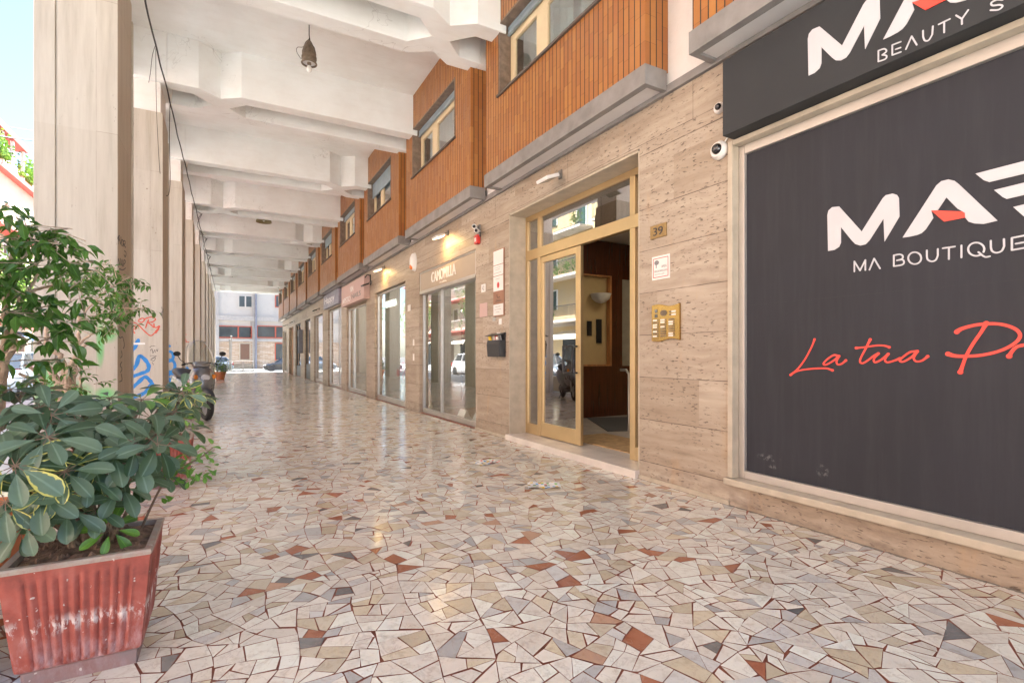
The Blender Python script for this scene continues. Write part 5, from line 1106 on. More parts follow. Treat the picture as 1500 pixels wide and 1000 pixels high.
for px, py, dep, sc, var, yg in (
    (58, 596, 2.55, 1.05, 0, 0), (25, 600, 2.75, 1.0, 0, 0), (70, 640, 2.36, 1.15, 0, 0), (140, 628, 2.60, 1.05, 0, 0), (178, 622, 2.62, .95, 0, 0), (222, 612, 2.68, 1.1, 0, 0), (208, 585, 2.85, .95, 0, 1), (262, 590, 2.95, .9, 0, 0),
    (22, 682, 2.30, 1.1, 1, 0), (95, 690, 2.34, 1.05, 1, 0), (165, 665, 2.42, 1.05, 0, 0), (198, 668, 2.40, 1.1, 0, 0), (130, 700, 2.38, .9, 0, 0), (60, 725, 2.33, 1.0, 0, 0), (8, 735, 2.3, 1.0, 1, 0), (175, 712, 2.48, .95, 0, 0),
    (100, 745, 2.4, .95, 0, 0), (140, 745, 2.46, .95, 0, 0), (40, 765, 2.40, .95, 0, 0), (162, 775, 2.5, .7, 0, 1), (110, 620, 2.9, 1.0, 0, 0), (160, 590, 3.0, .9, 0, 0), (45, 575, 3.0, .9, 0, 0), (235, 645, 2.6, .9, 0, 0),
    (200, 700, 2.6, .9, 0, 0), (270, 625, 2.85, .85, 0, 0), (240, 690, 2.7, .8, 0, 0), (12, 625, 2.6, 1.0, 0, 0), (30, 650, 2.5, 1.0, 0, 0), (110, 660, 2.5, 1.0, 0, 0), (250, 570, 3.0, .8, 0, 0), (75, 610, 2.8, 1.0, 0, 0), (15, 570, 2.9, .9, 0, 0), (210, 640, 2.7, .9, 0, 0), (285, 580, 2.95, .8, 1, 0), (30, 780, 2.5, .7, 0, 0)):
    heads.append((P3(px, py, dep), sc * 1.06, var, yg))
schefflera((PA[0], PA[1], .42), heads, 'dense umbrella plant with dark and yellow-splashed leaves in the nearest planter', 4)
# thin branch of small leaves reaching right
t = thing('fig_cutting', 'thin leaning stem with small light green leaves rising from the nearest planter', 'plant', (PA[0] + .12, PA[1] + .1, .42)); m = MB(); lf = MB()
pts = smooth_pts([(PA[0] + .14, PA[1] + .12, .42), P3(232, 720, 2.72), P3(255, 690, 2.70), P3(290, 672, 2.68), P3(312, 655, 2.66)], 6); m.tube(pts, [.006 - .004 * i / (len(pts) - 1) for i in range(len(pts))], 6)
for i in range(70):
    p = Vector(pts[int(len(pts) * r.uniform(.42, 1)) - 1]) + Vector((r.uniform(-.05, .04), r.uniform(-.05, .05), r.uniform(-.09, .05)))
    leafpoly(lf, p, Vector((r.uniform(-1, 1), r.uniform(-1, .3), r.uniform(-.8, .3))), Vector((0, -.3, 1)), r.uniform(.03, .045), r.uniform(.016, .022), r.random())
m.build('stem', 'bark_dark', t, fix=False); lf.build('foliage', 'schef_young', t, layer='leaf', smooth=True, fix=False)
PB = (-.50, 6.0)
planter(-.50, 5.72, 'red fluted planter farther back in front of the second pier row, partly hidden by leaves')
heads = [(P3(px, py, d_), s_, v_, y_) for px, py, d_, s_, v_, y_ in ((284, 578, 5.5, .8, 1, 1), (276, 596, 5.4, .8, 0, 0), (276, 586, 5.6, .8, 0, 0), (280, 615, 5.5, .7, 0, 1), (268, 600, 5.6, .8, 0, 0), (262, 612, 5.6, .7, 0, 0), (255, 585, 5.8, .7, 0, 1), (282, 570, 5.7, .7, 1, 1), (262, 575, 5.8, .7, 0, 0))]
schefflera((-.50, 5.72, .42), heads, 'smaller umbrella plant with light green leaves in the farther red planter', 9)

def fig_tree(base, limbs, leaves, label, seed, Ls=(.055, .085), mat='ficus', bark='bark'):
    """limbs: list of (points, r0, r1); leaves: list of (centre, spread, count)"""
    r = random.Random(seed); T = thing('fig_tree', label, 'tree', base); m = MB(); lf = MB(); tips = []
    for pts, r0, r1 in limbs:
        p = smooth_pts([tuple(q) for q in pts], 5); n = len(p); p = [(a[0] + r.gauss(0, .004), a[1] + r.gauss(0, .004), a[2]) for a in p]
        m.tube(p, [r0 + (r1 - r0) * i / (n - 1) for i in range(n)], 8)
    for c, sp, cnt, ls in leaves:
        c = Vector(c); tw = max(2, cnt // 9)
        for k in range(tw):
            a = c + Vector((r.gauss(0, sp[0] * .55), r.gauss(0, sp[1] * .55), r.gauss(0, sp[2] * .55))); d = Vector((r.gauss(0, 1), r.gauss(0, .7), r.gauss(-.05, .45))).normalized(); tl = r.uniform(.10, .2) * ls
            b = a + d * tl; m.tube([a - d * tl * .3, a + d * tl * .5 + Vector((0, 0, .01)), b], [.0028, .002, .0012], 5, cap=False)
            for j in range(9):
                t_ = j / 8; p = a.lerp(b, t_); out = (d * .5 + Vector((r.gauss(0, .8), r.gauss(0, .8), r.gauss(-.25, .45)))).normalized()
                L = r.uniform(*Ls) * ls; leafpoly(lf, p + out * .01, out + Vector((0, 0, -.35)), Vector((r.gauss(0, .3), r.gauss(-.3, .3), 1)), L, L * r.uniform(.42, .52), min(1, max(0, r.gauss(.4, .3))), obov=False, droop=r.uniform(.1, .5), fold=.22)
    m.build('trunk', bark, T, fix=False, smooth=True); lf.build('foliage', mat, T, layer='leaf', smooth=True, fix=False); return T
# round pot at the left edge
FP = (-1.10, 3.60)
t = thing('plant_pot', 'round orange terracotta pot at the left edge behind the nearest planter', 'plant pot', (FP[0], FP[1], 0)); m = MB(); m.lathe([(.15, 0), (.165, .02), (.20, .36), (.215, .37), (.218, .42), (.205, .425), (.195, .40), (.19, .36)], (FP[0], FP[1], 0), 36); m.build('pot', 'terra_plain', t, smooth=35)
m = MB(); m.lathe([(.195, .385), (.1, .392), (.0, .395)], (FP[0], FP[1], 0), 24); m.build('soil', 'soil', t)
Q = P3
lim = [([(FP[0], FP[1], .39), Q(3, 560, 3.5), Q(8, 480, 3.45), Q(12, 400, 3.4), Q(20, 350, 3.35)], .026, .008),
       ([Q(3, 560, 3.5), Q(18, 500, 3.4), Q(30, 440, 3.3), Q(60, 400, 3.2)], .016, .005),
       ([Q(5, 520, 3.45), Q(28, 508, 3.3), Q(60, 500, 3.2), Q(88, 486, 3.15)], .006, .003),
       ([Q(10, 440, 3.4), Q(50, 425, 3.5), Q(90, 415, 3.6), Q(130, 395, 3.7)], .010, .004),
       ([Q(12, 400, 3.4), Q(40, 370, 3.3), Q(70, 345, 3.3), Q(100, 335, 3.3)], .008, .003)]
lv = [(Q(10, 345, 3.3), (.12, .10, .07), 70, 1.0), (Q(45, 360, 3.3), (.13, .12, .07), 80, 1.0), (Q(75, 345, 3.3), (.10, .1, .06), 50, .95), (Q(100, 340, 3.3), (.05, .08, .05), 24, .9),
      (Q(15, 400, 3.3), (.12, .12, .09), 80, 1.0), (Q(50, 395, 3.2), (.08, .1, .06), 36, 1.0), (Q(115, 385, 3.4), (.07, .1, .07), 36, .9), (Q(100, 430, 3.4), (.10, .1, .06), 36, .95),
      (Q(60, 450, 3.2), (.12, .12, .07), 64, 1.05), (Q(25, 455, 3.2), (.10, .1, .08), 50, 1.1), (Q(90, 480, 3.1), (.07, .06, .05), 26, 1.05), (Q(45, 495, 3.2), (.10, .1, .06), 36, 1.05), (Q(15, 530, 3.1), (.06, .08, .06), 26, 1.1), (Q(65, 520, 3.2), (.05, .06, .05), 14, 1.0), (Q(20, 560, 3.3), (.06, .06, .04), 14, .9), (Q(140, 420, 3.6), (.08, .1, .07), 30, .85)]
fig_tree((FP[0], FP[1], .39), lim, lv, 'leafy weeping fig tree at the left edge in the round orange pot', 31)
# pruned fig in front of the first pier
FB = (-1.08, 5.0)
planter(FB[0], FB[1], 'planter hidden behind the foliage holding the pruned pale-trunked fig', mat='terra_plain')
lim = [([(FB[0], FB[1], .41), Q(92, 600, 5.0), Q(85, 560, 5.0), Q(72, 540, 5.0), Q(62, 528, 4.95)], .035, .016), ([Q(90, 590, 5.0), Q(95, 550, 5.0), Q(88, 520, 5.0), Q(68, 505, 5.0), Q(72, 470, 5)], .028, .010),
       ([Q(94, 585, 5.0), Q(100, 545, 4.95), Q(112, 520, 4.95), Q(128, 500, 4.9)], .022, .010), ([Q(96, 600, 5.0), Q(108, 560, 5.05), Q(112, 520, 5.05), Q(116, 490, 5.05), Q(115, 460, 5.0)], .024, .009),
       ([Q(112, 510, 5.05), Q(125, 495, 5.0), Q(138, 488, 5.0), Q(150, 484, 5.0), Q(170, 490, 5.0)], .011, .004), ([Q(110, 605, 5.0), Q(118, 580, 4.9), Q(118, 560, 4.85), Q(116, 535, 4.85)], .014, .006),
       ([Q(78, 590, 5.0), Q(50, 560, 4.95), Q(28, 546, 4.9)], .02, .009), ([Q(80, 585, 5.0), Q(55, 548, 4.95), Q(38, 534, 4.9)], .018, .009), ([Q(115, 470, 5.0), Q(140, 440, 5.0), Q(165, 420, 5), Q(190, 405, 5)], .008, .003), ([Q(140, 440, 5.0), Q(165, 450, 5), Q(195, 452, 4.9), Q(212, 455, 4.9)], .005, .002)]
lv = [(Q(118, 410, 5.0), (.14, .15, .10), 80, .9), (Q(150, 408, 5.0), (.16, .15, .10), 100, .9), (Q(180, 420, 5.0), (.12, .15, .10), 90, .85), (Q(160, 450, 5.0), (.15, .15, .12), 110, .9), (Q(192, 450, 4.95), (.10, .12, .06), 60, .85), (Q(130, 455, 5.0), (.14, .15, .10), 80, .9), (Q(105, 470, 5), (.12, .1, .08), 50, .9),
      (Q(170, 478, 4.95), (.10, .1, .05), 36, .85), (Q(125, 552, 4.85), (.09, .1, .13), 80, .8), (Q(110, 575, 4.85), (.07, .1, .08), 36, .8), (Q(140, 390, 5.1), (.14, .15, .05), 40, .8)]
fig_tree((FB[0], FB[1], .41), lim, lv, 'pruned fig with bare pale limbs and small leaves in front of the first pier', 47, (.045, .065))
# far potted plant
t = thing('plant_pot', 'small terracotta pot standing far along the arcade behind the scooter', 'plant pot', (-.27, 28.8, 0)); m = MB(); m.lathe([(.17, 0), (.24, .30), (.27, .31), (.27, .39), (.24, .39), (.22, .33)], (-.27, 28.8, 0), 24); m.lathe([(.22, .34), (0, .35)], (-.27, 28.8, 0), 20); m.build('pot', 'terra_plain', t, smooth=35)
t = thing('potted_shrub', 'bushy green plant in the small far terracotta pot', 'plant', (-.27, 28.8, .35)); lf = MB(); r = random.Random(2)
for i in range(500):
    p = Vector((-.27, 28.8, .55)) + Vector((r.gauss(0, .17), r.gauss(0, .17), r.gauss(.05, .17))); L = r.uniform(.06, .12); leafpoly(lf, p, Vector((r.gauss(0, 1), r.gauss(0, 1), r.gauss(.4, .6))), Vector((0, 0, 1)), L, L * .5, r.random())
lf.build('foliage', 'tree_leaf', t, layer='leaf', fix=False)

# ------------------------------------------------------------------ flyers on the floor
def flyer(cx, cy, rz, label, seed):
    r = random.Random(seed); T = thing('flyer', label, 'flyer', (cx, cy, .001), rz); m = MB(); nx, ny, w_, h_ = 12, 8, .30, .21
    hz = [[.003 + .012 * max(0, math.sin(i * .8 + seed) * math.cos(j * .9)) for j in range(ny + 1)] for i in range(nx + 1)]
    vs = [((i / nx - .5) * w_, (j / ny - .5) * h_, hz[i][j]) for i in range(nx + 1) for j in range(ny + 1)]; fs = []
    for i in range(nx):
        for j in range(ny): fs.append((i * (ny + 1) + j, (i + 1) * (ny + 1) + j, (i + 1) * (ny + 1) + j + 1, i * (ny + 1) + j + 1))
    m.add(vs, fs)
    for k in range(len(fs)):
        if r.random() < .34: m.mi[k] = r.choice((1, 1, 2, 3, 4, 5))
    return m.build('sheet', ['paper', 'grey_ink', 'letter_red', 'green_ink', 'yellow_ink', 'blue_ink'], T, local=True, fix=False)
def floorpt(px, py): a, b = ray(px); t = EYE * PF / (py - 520); return t * a, t * b
x_, y_ = floorpt(712, 677); flyer(x_, y_, .25, 'printed supermarket flyer lying flat on the floor near the taupe shopfront', 3)
x_, y_ = floorpt(797, 711); flyer(x_, y_, -.5, 'crumpled printed flyer lying on the floor in front of the entrance', 6)

# ------------------------------------------------------------------ scooter
def scooter(loc, rz):
    T = thing('scooter', 'silver grey scooter with tall clear windscreen parked between the piers', 'scooter', loc, rz)
    def wheel(x, y=0):
        m = MB(); m.torus((x, y, .25), .195, .056, 'y', 32, 10); w_ = m.build('tyre', 'tyre', T, smooth=True, local=True)
        m = MB(); m.lathe([(.155, -.03), (.16, -.02), (.16, .02), (.155, .03)], (x, y, .25), 24, 'y'); m.lathe([(.04, -.05), (.04, .05)], (x, y, .25), 12, 'y')
        for k in range(5):
            a = 2 * math.pi * k / 5; m.tube([(x, y, .25), (x + .155 * math.cos(a), y, .25 + .155 * math.sin(a))], .014, 6)
        m.build('rim', 'rim', w_, smooth=True, local=True)
    wheel(.66); wheel(-.62)
    def ring(x, z0, z1, w, n=16, sq=.8):
        out = []
        for k in range(n):
            a = 2 * math.pi * k / n; ca, sa = math.cos(a), math.sin(a)
            out.append((x, w * math.copysign(abs(ca) ** sq, ca), (z0 + z1) / 2 + (z1 - z0) / 2 * math.copysign(abs(sa) ** sq, sa)))
        return out
    m = MB(); m.tube([(.66 + .29 * math.cos(a), 0, .25 + .29 * math.sin(a)) for a in [R(20 + 12 * i) for i in range(12)]], .065, 10); m.build('front_mudguard', 'scoot_dark', T, smooth=True, local=True)
    m = MB()
    for s in (-1, 1): m.tube([(.66, s * .085, .25), (.56, s * .08, .55)], .02, 8)
    m.tube([(.56, 0, .5), (.44, 0, .98)], .03, 8); m.build('fork', 'rim', T, smooth=True, local=True)
    m = MB(); m.loft([ring(x, a, b, w) for x, a, b, w in ((.64, .62, .74, .05), (.60, .50, .88, .13), (.52, .42, .98, .20), (.42, .38, 1.0, .23), (.36, .36, .96, .22), (.33, .34, .9, .18))]); m.build('front_fairing', 'scoot', T, smooth=True, local=True)
    m = MB(); m.loft([ring(x, a, b, w) for x, a, b, w in ((.38, .26, .36, .16), (.1, .24, .33, .19), (-.1, .24, .36, .19))]); m.build('footboard', 'scoot_dark', T, smooth=True, local=True)
    m = MB(); m.loft([ring(x, a, b, w) for x, a, b, w in ((-.02, .26, .66, .10), (-.12, .28, .74, .17), (-.4, .34, .76, .20), (-.7, .46, .80, .17), (-.92, .62, .82, .09))]); m.build('rear_body', 'scoot', T, smooth=True, local=True)
    m = MB(); m.loft([ring(x, a, b, w) for x, a, b, w in ((-.02, .70, .78, .10), (-.12, .73, .84, .15), (-.35, .75, .86, .16), (-.45, .76, .93, .16), (-.75, .80, .95, .13), (-.86, .82, .90, .07))]); m.build('seat', 'seat', T, smooth=True, local=True)
    m = MB(); m.loft([ring(x, a, b, w) for x, a, b, w in ((-.2, .16, .36, .12), (-.62, .17, .35, .13), (-.75, .2, .3, .08))]); m.tube([(-.3, -.14, .2), (-.6, -.17, .22), (-.88, -.17, .3)], .045, 10); m.build('engine', 'scoot_dark', T, smooth=True, local=True)
    m = MB(); m.tube([(.36, s * .01 + s * .30 * k / 4, 1.02 + .03 * math.sin(k * .8)) for s, ks in ((-1, (4, 3, 2, 1, 0)), (1, (1, 2, 3, 4))) for k in ks], .016, 8); hb = m.build('handlebar', 'black_metal', T, smooth=True, local=True)
    m = MB(); m.loft([ring(x, a, b, w) for x, a, b, w in ((.52, .98, 1.04, .05), (.47, .95, 1.08, .13), (.38, .96, 1.09, .15), (.30, .99, 1.06, .10))]); m.build('handlebar_cover', 'scoot', T, smooth=True, local=True)
    for s in (-1, 1):
        m = MB(); m.tube([(.36, s * .24, 1.04), (.38, s * .34, 1.12), (.37, s * .38, 1.20)], .007, 6); m.lathe([(.0, -.02), (.055, -.012), (.062, .006), (.0, .008)], (.36, s * .385, 1.225), 18, 'x', sy=.7); m.build('mirror', 'black_metal', T, smooth=True, local=True)
        m = MB(); m.lathe([(0, 0), (.035, .008), (.03, .03), (0, .035)], (.57, s * .15, .80), 12, 'x', sy=1.3); m.build('indicator', 'amber', T, smooth=True, local=True)
    m = MB(); m.lathe([(0, .02), (.06, .015), (.085, -.01), (.085, -.05)], (.62, 0, .78), 20, 'x', sy=.8); m.build('headlight', 'headl', T, smooth=True, local=True)
    m = MB(); n = 10; vs = []
    for i in range(n + 1):
        for j in range(9):
            v = i / n; u = -1 + j / 4; w_ = .24 * (1 - .35 * v ** 3) * (1 if v < .9 else .9); z = .98 + .50 * v - .05 * u * u * v; x = .50 - .20 * v - .10 * u * u; vs.append((x, u * w_, z))
    m.add(vs, [(i * 9 + j, i * 9 + j + 1, (i + 1) * 9 + j + 1, (i + 1) * 9 + j) for i in range(n) for j in range(8)])
    ws = m.build('windscreen', 'screen', T, smooth=True, local=True); sdm = ws.modifiers.new('solid', 'SOLIDIFY'); sdm.thickness = .004
    m = MB(); m.tube([vs[j] for j in [i * 9 for i in range(n + 1)]] + [vs[n * 9 + j] for j in range(1, 9)] + [vs[i * 9 + 8] for i in range(n - 1, -1, -1)], .005, 6); m.build('windscreen_edge', 'rim', ws, local=True)
    m = MB(); m.tube([(-.1, .12, .24), (-.02, .26, .02), (.02, .27, .015)], .012, 8); m.build('side_stand', 'black_metal', T, local=True)
    return T
_d = Vector((.36, -.93)); scooter((-.56, 11.55, 0), math.atan2(_d.y, _d.x))

# stone troughs with shrubs outside the pier line
def trough(x, y, l, label):
    T = thing('stone_trough', label, 'planter', (x, y, 0), 0, 'stone troughs along the pavement'); m = MB(); m.box(x - .3, x + .3, y - l / 2, y + l / 2, -.01, .42); m.box(x - .33, x + .33, y - l / 2 - .03, y + l / 2 + .03, .42, .48); m.build('box', 'cream_r', T, bevel=.01)
    lf = MB(); r = random.Random(int(y * 3))
    for i in range(900):
        p = Vector((x + r.gauss(0, .16), y + r.uniform(-l / 2, l / 2) * .94, .5 + abs(r.gauss(0, .18)))); L = r.uniform(.05, .09); leafpoly(lf, p, Vector((r.gauss(0, 1), r.gauss(0, 1), r.gauss(.3, .6))), Vector((0, 0, 1)), L, L * .5, r.random())
    lf.build('shrub', 'tree_leaf', T, layer='leaf', fix=False)
trough(-2.35, 13.6, 2.4, 'cream stone trough with low shrubs outside the piers near the scooter'); trough(-2.35, 17.6, 2.0, 'second cream stone trough with shrubs farther along the pavement')
# ------------------------------------------------------------------ cars
def car(paint, loc, rz, label, suv=0, group=None):
    T = thing('parked_car', label, 'car', loc, rz, group); H = 1.46 + suv * .18
    def ring(x, w, z0, zs, z1, n=None):
        return [(x, -w * .92, z0), (x, -w, z0 + .12), (x, -w, zs), (x, -w * .9, z1), (x, 0, z1 + .015), (x, w * .9, z1), (x, w, zs), (x, w, z0 + .12), (x, w * .92, z0)]
    st_ = [(2.02, .55, .40, .50, .56), (1.95, .72, .26, .58, .66), (1.7, .80, .20, .66, .80), (1.2, .84, .19, .74, .92), (.7, .86, .19, .80, .97), (.0, .87, .19, .84, .98), (-.9, .87, .19, .86, 1.0), (-1.5, .85, .20, .86, 1.0), (-1.9, .80, .26, .80, .97), (-2.03, .66, .38, .70, .88)]
    m = MB(); m.loft([ring(*q) for q in st_]); m.build('body', paint, T, smooth=50, local=True)
    def gr(x, w, z): return [(x, -w, z), (x, w, z)]
    m = MB(); base = [(.95, .76, .97), (-1.75, .74, .99)]; top_ = [(.25, .60, H), (-1.25, .58, H - .02)]
    xs = [.95, .25, -.5, -1.25, -1.8]; ring2 = lambda x, wb, zb, wt, zt: [(x, -wb, zb), (x, -wt, zt), (x, wt, zt), (x, wb, zb)]
    m.loft([[(1.0, -.74, .95), (1.0, -.70, .97), (1.0, .70, .97), (1.0, .74, .95)], [(.3, -.77, .95), (.3, -.60, H - .03), (.3, .60, H - .03), (.3, .77, .95)], [(-.5, -.78, .95), (-.5, -.61, H), (-.5, .61, H), (-.5, .78, .95)], [(-1.3, -.77, .95), (-1.3, -.58, H - .05), (-1.3, .58, H - .05), (-1.3, .77, .95)], [(-1.85, -.70, .93), (-1.85, -.66, .99), (-1.85, .66, .99), (-1.85, .70, .93)]])
    m.build('windows', 'car_glass', T, smooth=30, local=True)
    m = MB(); m.loft([[(x, -w, z - .04), (x, -w * .96, z + .012), (x, w * .96, z + .012), (x, w, z - .04)] for x, w, z in ((.36, .60, H - .035), (-.1, .625, H), (-.6, .63, H + .005), (-1.32, .60, H - .045))])
    for s in (-1, 1):
        for xa, xb_, dz in ((.98, .32, 0), (-1.83, -1.3, 0)): m.tube([(xa, s * .735, .97), (xb_, s * .615, H - .03)], .028, 6)
        m.tube([(-.42, s * .785, .97), (-.46, s * .622, H - .02)], .03, 6)
    m.build('roof', paint, T, smooth=40, local=True)
    for x in (1.28, -1.25):
        for s in (-1, 1):
            m = MB(); m.torus((x, s * .78, .31), .235, .075, 'y', 26, 10); w_ = m.build('tyre', 'tyre', T, smooth=True, local=True)
            m = MB(); m.lathe([(.19, s * .80), (.19, s * .85), (.16, s * .83), (.03, s * .845), (0, s * .85)], (x, 0, .31), 10, 'y'); m.build('rim', 'rim', w_, local=True)
            m = MB(); m.lathe([(.335, s * .70), (.335, s * .872)], (x, 0, .33), 24, 'y'); m.build('wheel_arch', 'scoot_dark', T, local=True)
    for s in (-1, 1):
        m = MB(); m.loft([[(1.80, s * .78, .60), (1.80, s * .78, .74), (1.80, s * .60, .76), (1.80, s * .60, .62)], [(2.0, s * .60, .56), (2.0, s * .60, .64), (2.0, s * .46, .66), (2.0, s * .46, .56)]]); m.build('headlight', 'headl', T, local=True)
        m = MB(); m.box(-2.03, -1.88, s * .72 - .08, s * .72 + .08, .68, .92); m.build('taillight', 'taill', T, local=True)
        m = MB(); m.loft([[(.78, s * .88, .96), (.78, s * .88, 1.06), (.78, s * 1.0, 1.06), (.78, s * 1.0, .98)], [(.88, s * .88, .98), (.88, s * .88, 1.04), (.88, s * .98, 1.04), (.88, s * .98, .99)]]); m.build('mirror', paint, T, local=True)
    m = MB(); m.box(2.015, 2.03, -.26, .26, .36, .47); m.build('number_plate', 'letter_white', T, local=True)
    return T
car('black_car', (5.3, 58.5, -.5), math.pi, 'black hatchback parked across the end of the arcade', 0)
car('grey_car', (-1.4, 59.6, -.5), math.pi, 'blue grey car parked in front of the stone wall at the end', .6)
car('white_car', (-6.1, 28.5, -.17), -math.pi / 2, 'white car parked in the side street, mirrored in the shop glass')
car('red_car', (-6.2, 16.0, -.17), -math.pi / 2, 'red car parked in the street seen through the fig leaves')
car('grey_car', (-6.1, 21.5, -.17), -math.pi / 2, 'blue grey car parked in the side street between the red and white cars')
car('white_car', (-6.2, 10.2, -.17), -math.pi / 2, 'white car parked in the street at the far left behind the fig tree')

# ------------------------------------------------------------------ building closing the view
YF = 65.0
FB_ = thing('corner_building', 'white building with stone-clad ground floor and red framed windows across the street', 'building', (3, YF, -.5))
def F(px, py): return onY(px, py, YF)
def frect(m, x0, y0_, x1, y1_, d0, d1):
    (a, zt), (b, zb) = F(x0, y0_), F(x1, y1_); m.box(min(a, b), max(a, b), YF + d0, YF + d1, min(zt, zb), max(zt, zb))
z = lambda py: F(360, py)[1]
zlow = z(500)
m = MB(); m.box(-6, 40, YF, YF + 9, -.6, zlow); m.build('stone_wall', 'ledge_stone', FB_)
m = MB(); m.box(-6, 40, YF + .05, YF + 9, zlow + .002, 16); m.build('upper_wall', 'far_white', FB_)
m = MB(); m.box(-6.1, 40, YF - .25, YF + .04, z(470), z(463)); m.box(-6.1, 40, YF - .1, YF + .04, z(500), z(496.5)); m.build('string_course', 'far_grey', FB_)
m = MB()
for px in (317.5, 373, 430): 
    a = F(px, 400)[0]; m.box(a - .22, a + .22, YF - .18, YF + .045, -.6, 15)
m.box(F(366.5, 0)[0] + .0, F(368, 0)[0], YF - .02, YF + .045, z(496), z(464)); m.build('pilaster', 'far_grey', FB_)
def fwin(x0, y0_, x1, y1_, fr, gl, name='window', mull=()):
    (a, zt), (b, zb) = F(x0, y0_), F(x1, y1_); w_ = .10; m = MB(); y_ = YF - .06
    m.box(a, b, y_, YF + .1, zb, zb + w_); m.box(a, b, y_, YF + .1, zt - w_, zt); m.box(a, a + w_, y_, YF + .1, zb + w_, zt - w_); m.box(b - w_, b, y_, YF + .1, zb + w_, zt - w_)
    for mx in mull: q = F(mx, y0_)[0]; m.box(q - w_ * .7, q + w_ * .7, y_, YF + .1, zb + w_, zt - w_)
    f = m.build(name, fr, FB_)
    m = MB(); m.box(a + w_, b - w_, YF - .02, YF + .0, zb + w_, zt - w_); m.build('pane', gl, f)
fwin(318.5, 476.5, 369, 495.5, 'far_red', 'far_glass', mull=(349,)); fwin(376, 476.5, 428, 495.5, 'far_red', 'far_glass', mull=(403.5,))
fwin(349, 432, 370, 451, 'far_white', 'far_glass', mull=(359.5,)); fwin(403, 432, 424, 451, 'far_red', 'far_glass')
fwin(350.5, 502, 367, 527.5, 'ledge', 'far_brown', 'shuttered_window'); fwin(402.5, 502, 416, 527.5, 'far_red', 'far_glass', 'window')
for zr in (9.2, 12.4):
    for px in (325, 349, 380, 403):
        (a, _), (b, _) = F(px, 0), F(px + 18, 0); m = MB(); m.box(a, b, YF - .02, YF + .1, zr, zr + 1.6); f = m.build('window', 'far_glass', FB_)
dp = F(374.6, 0)[0]
m = MB(); m.tube([(dp, YF - .32, -.5), (dp, YF - .32, z(437)), (dp, YF - .25, 14)], .12, 8); m.build('downpipe', 'pipe_blue', FB_)
# planks at the foot
# railings and posts across the street mouth
def post(px, py_top, Y, r_, label, name='sign_post', cat='post', mt='grey_metal'):
    X, zt = onY(px, py_top, Y); T = thing(name, label, cat, (X, Y, -.3)); m = MB(); m.tube([(X, Y, -.35), (X, Y, zt)], r_, 8); m.lathe([(r_ * 1.4, zt), (r_ * 1.4, zt + .05), (0, zt + .09)], (X, Y, 0), 10); m.build('pole', mt, T); return T
post(336.5, 498, 44, .045, 'thin dark street post left of the twin railing'); post(338.6, 493, 47, .06, 'taller grey street post behind the thin dark post')
def railing(pxa, pxb, Y, label):
    xa, zt = onY(pxa, 529, Y); xb_, _ = onY(pxb, 529, Y); T = thing('street_railing', label, 'railing', ((xa + xb_) / 2, Y, -.2), 0, 'railings at the end of the arcade'); m = MB(); g_ = -.25
    m.tube([(xa, Y, g_), (xa, Y, zt), (xb_, Y, zt), (xb_, Y, g_)], .028, 8); m.tube([(xa, Y, g_ + .25), (xb_, Y, g_ + .25)], .02, 6); m.tube([(xa, Y, zt - .22), (xb_, Y, zt - .22)], .02, 6); m.build('frame', 'grey_metal', T)
    m = MB(); m.box(xa + .03, xb_ - .03, Y - .006, Y + .006, g_ + .26, zt - .23); m.build('panel', 'screen', T)
railing(333, 355, 43.5, 'grey framed street railing left of the downpipe'); railing(357, 371, 43.5, 'grey framed street railing before the downpipe')

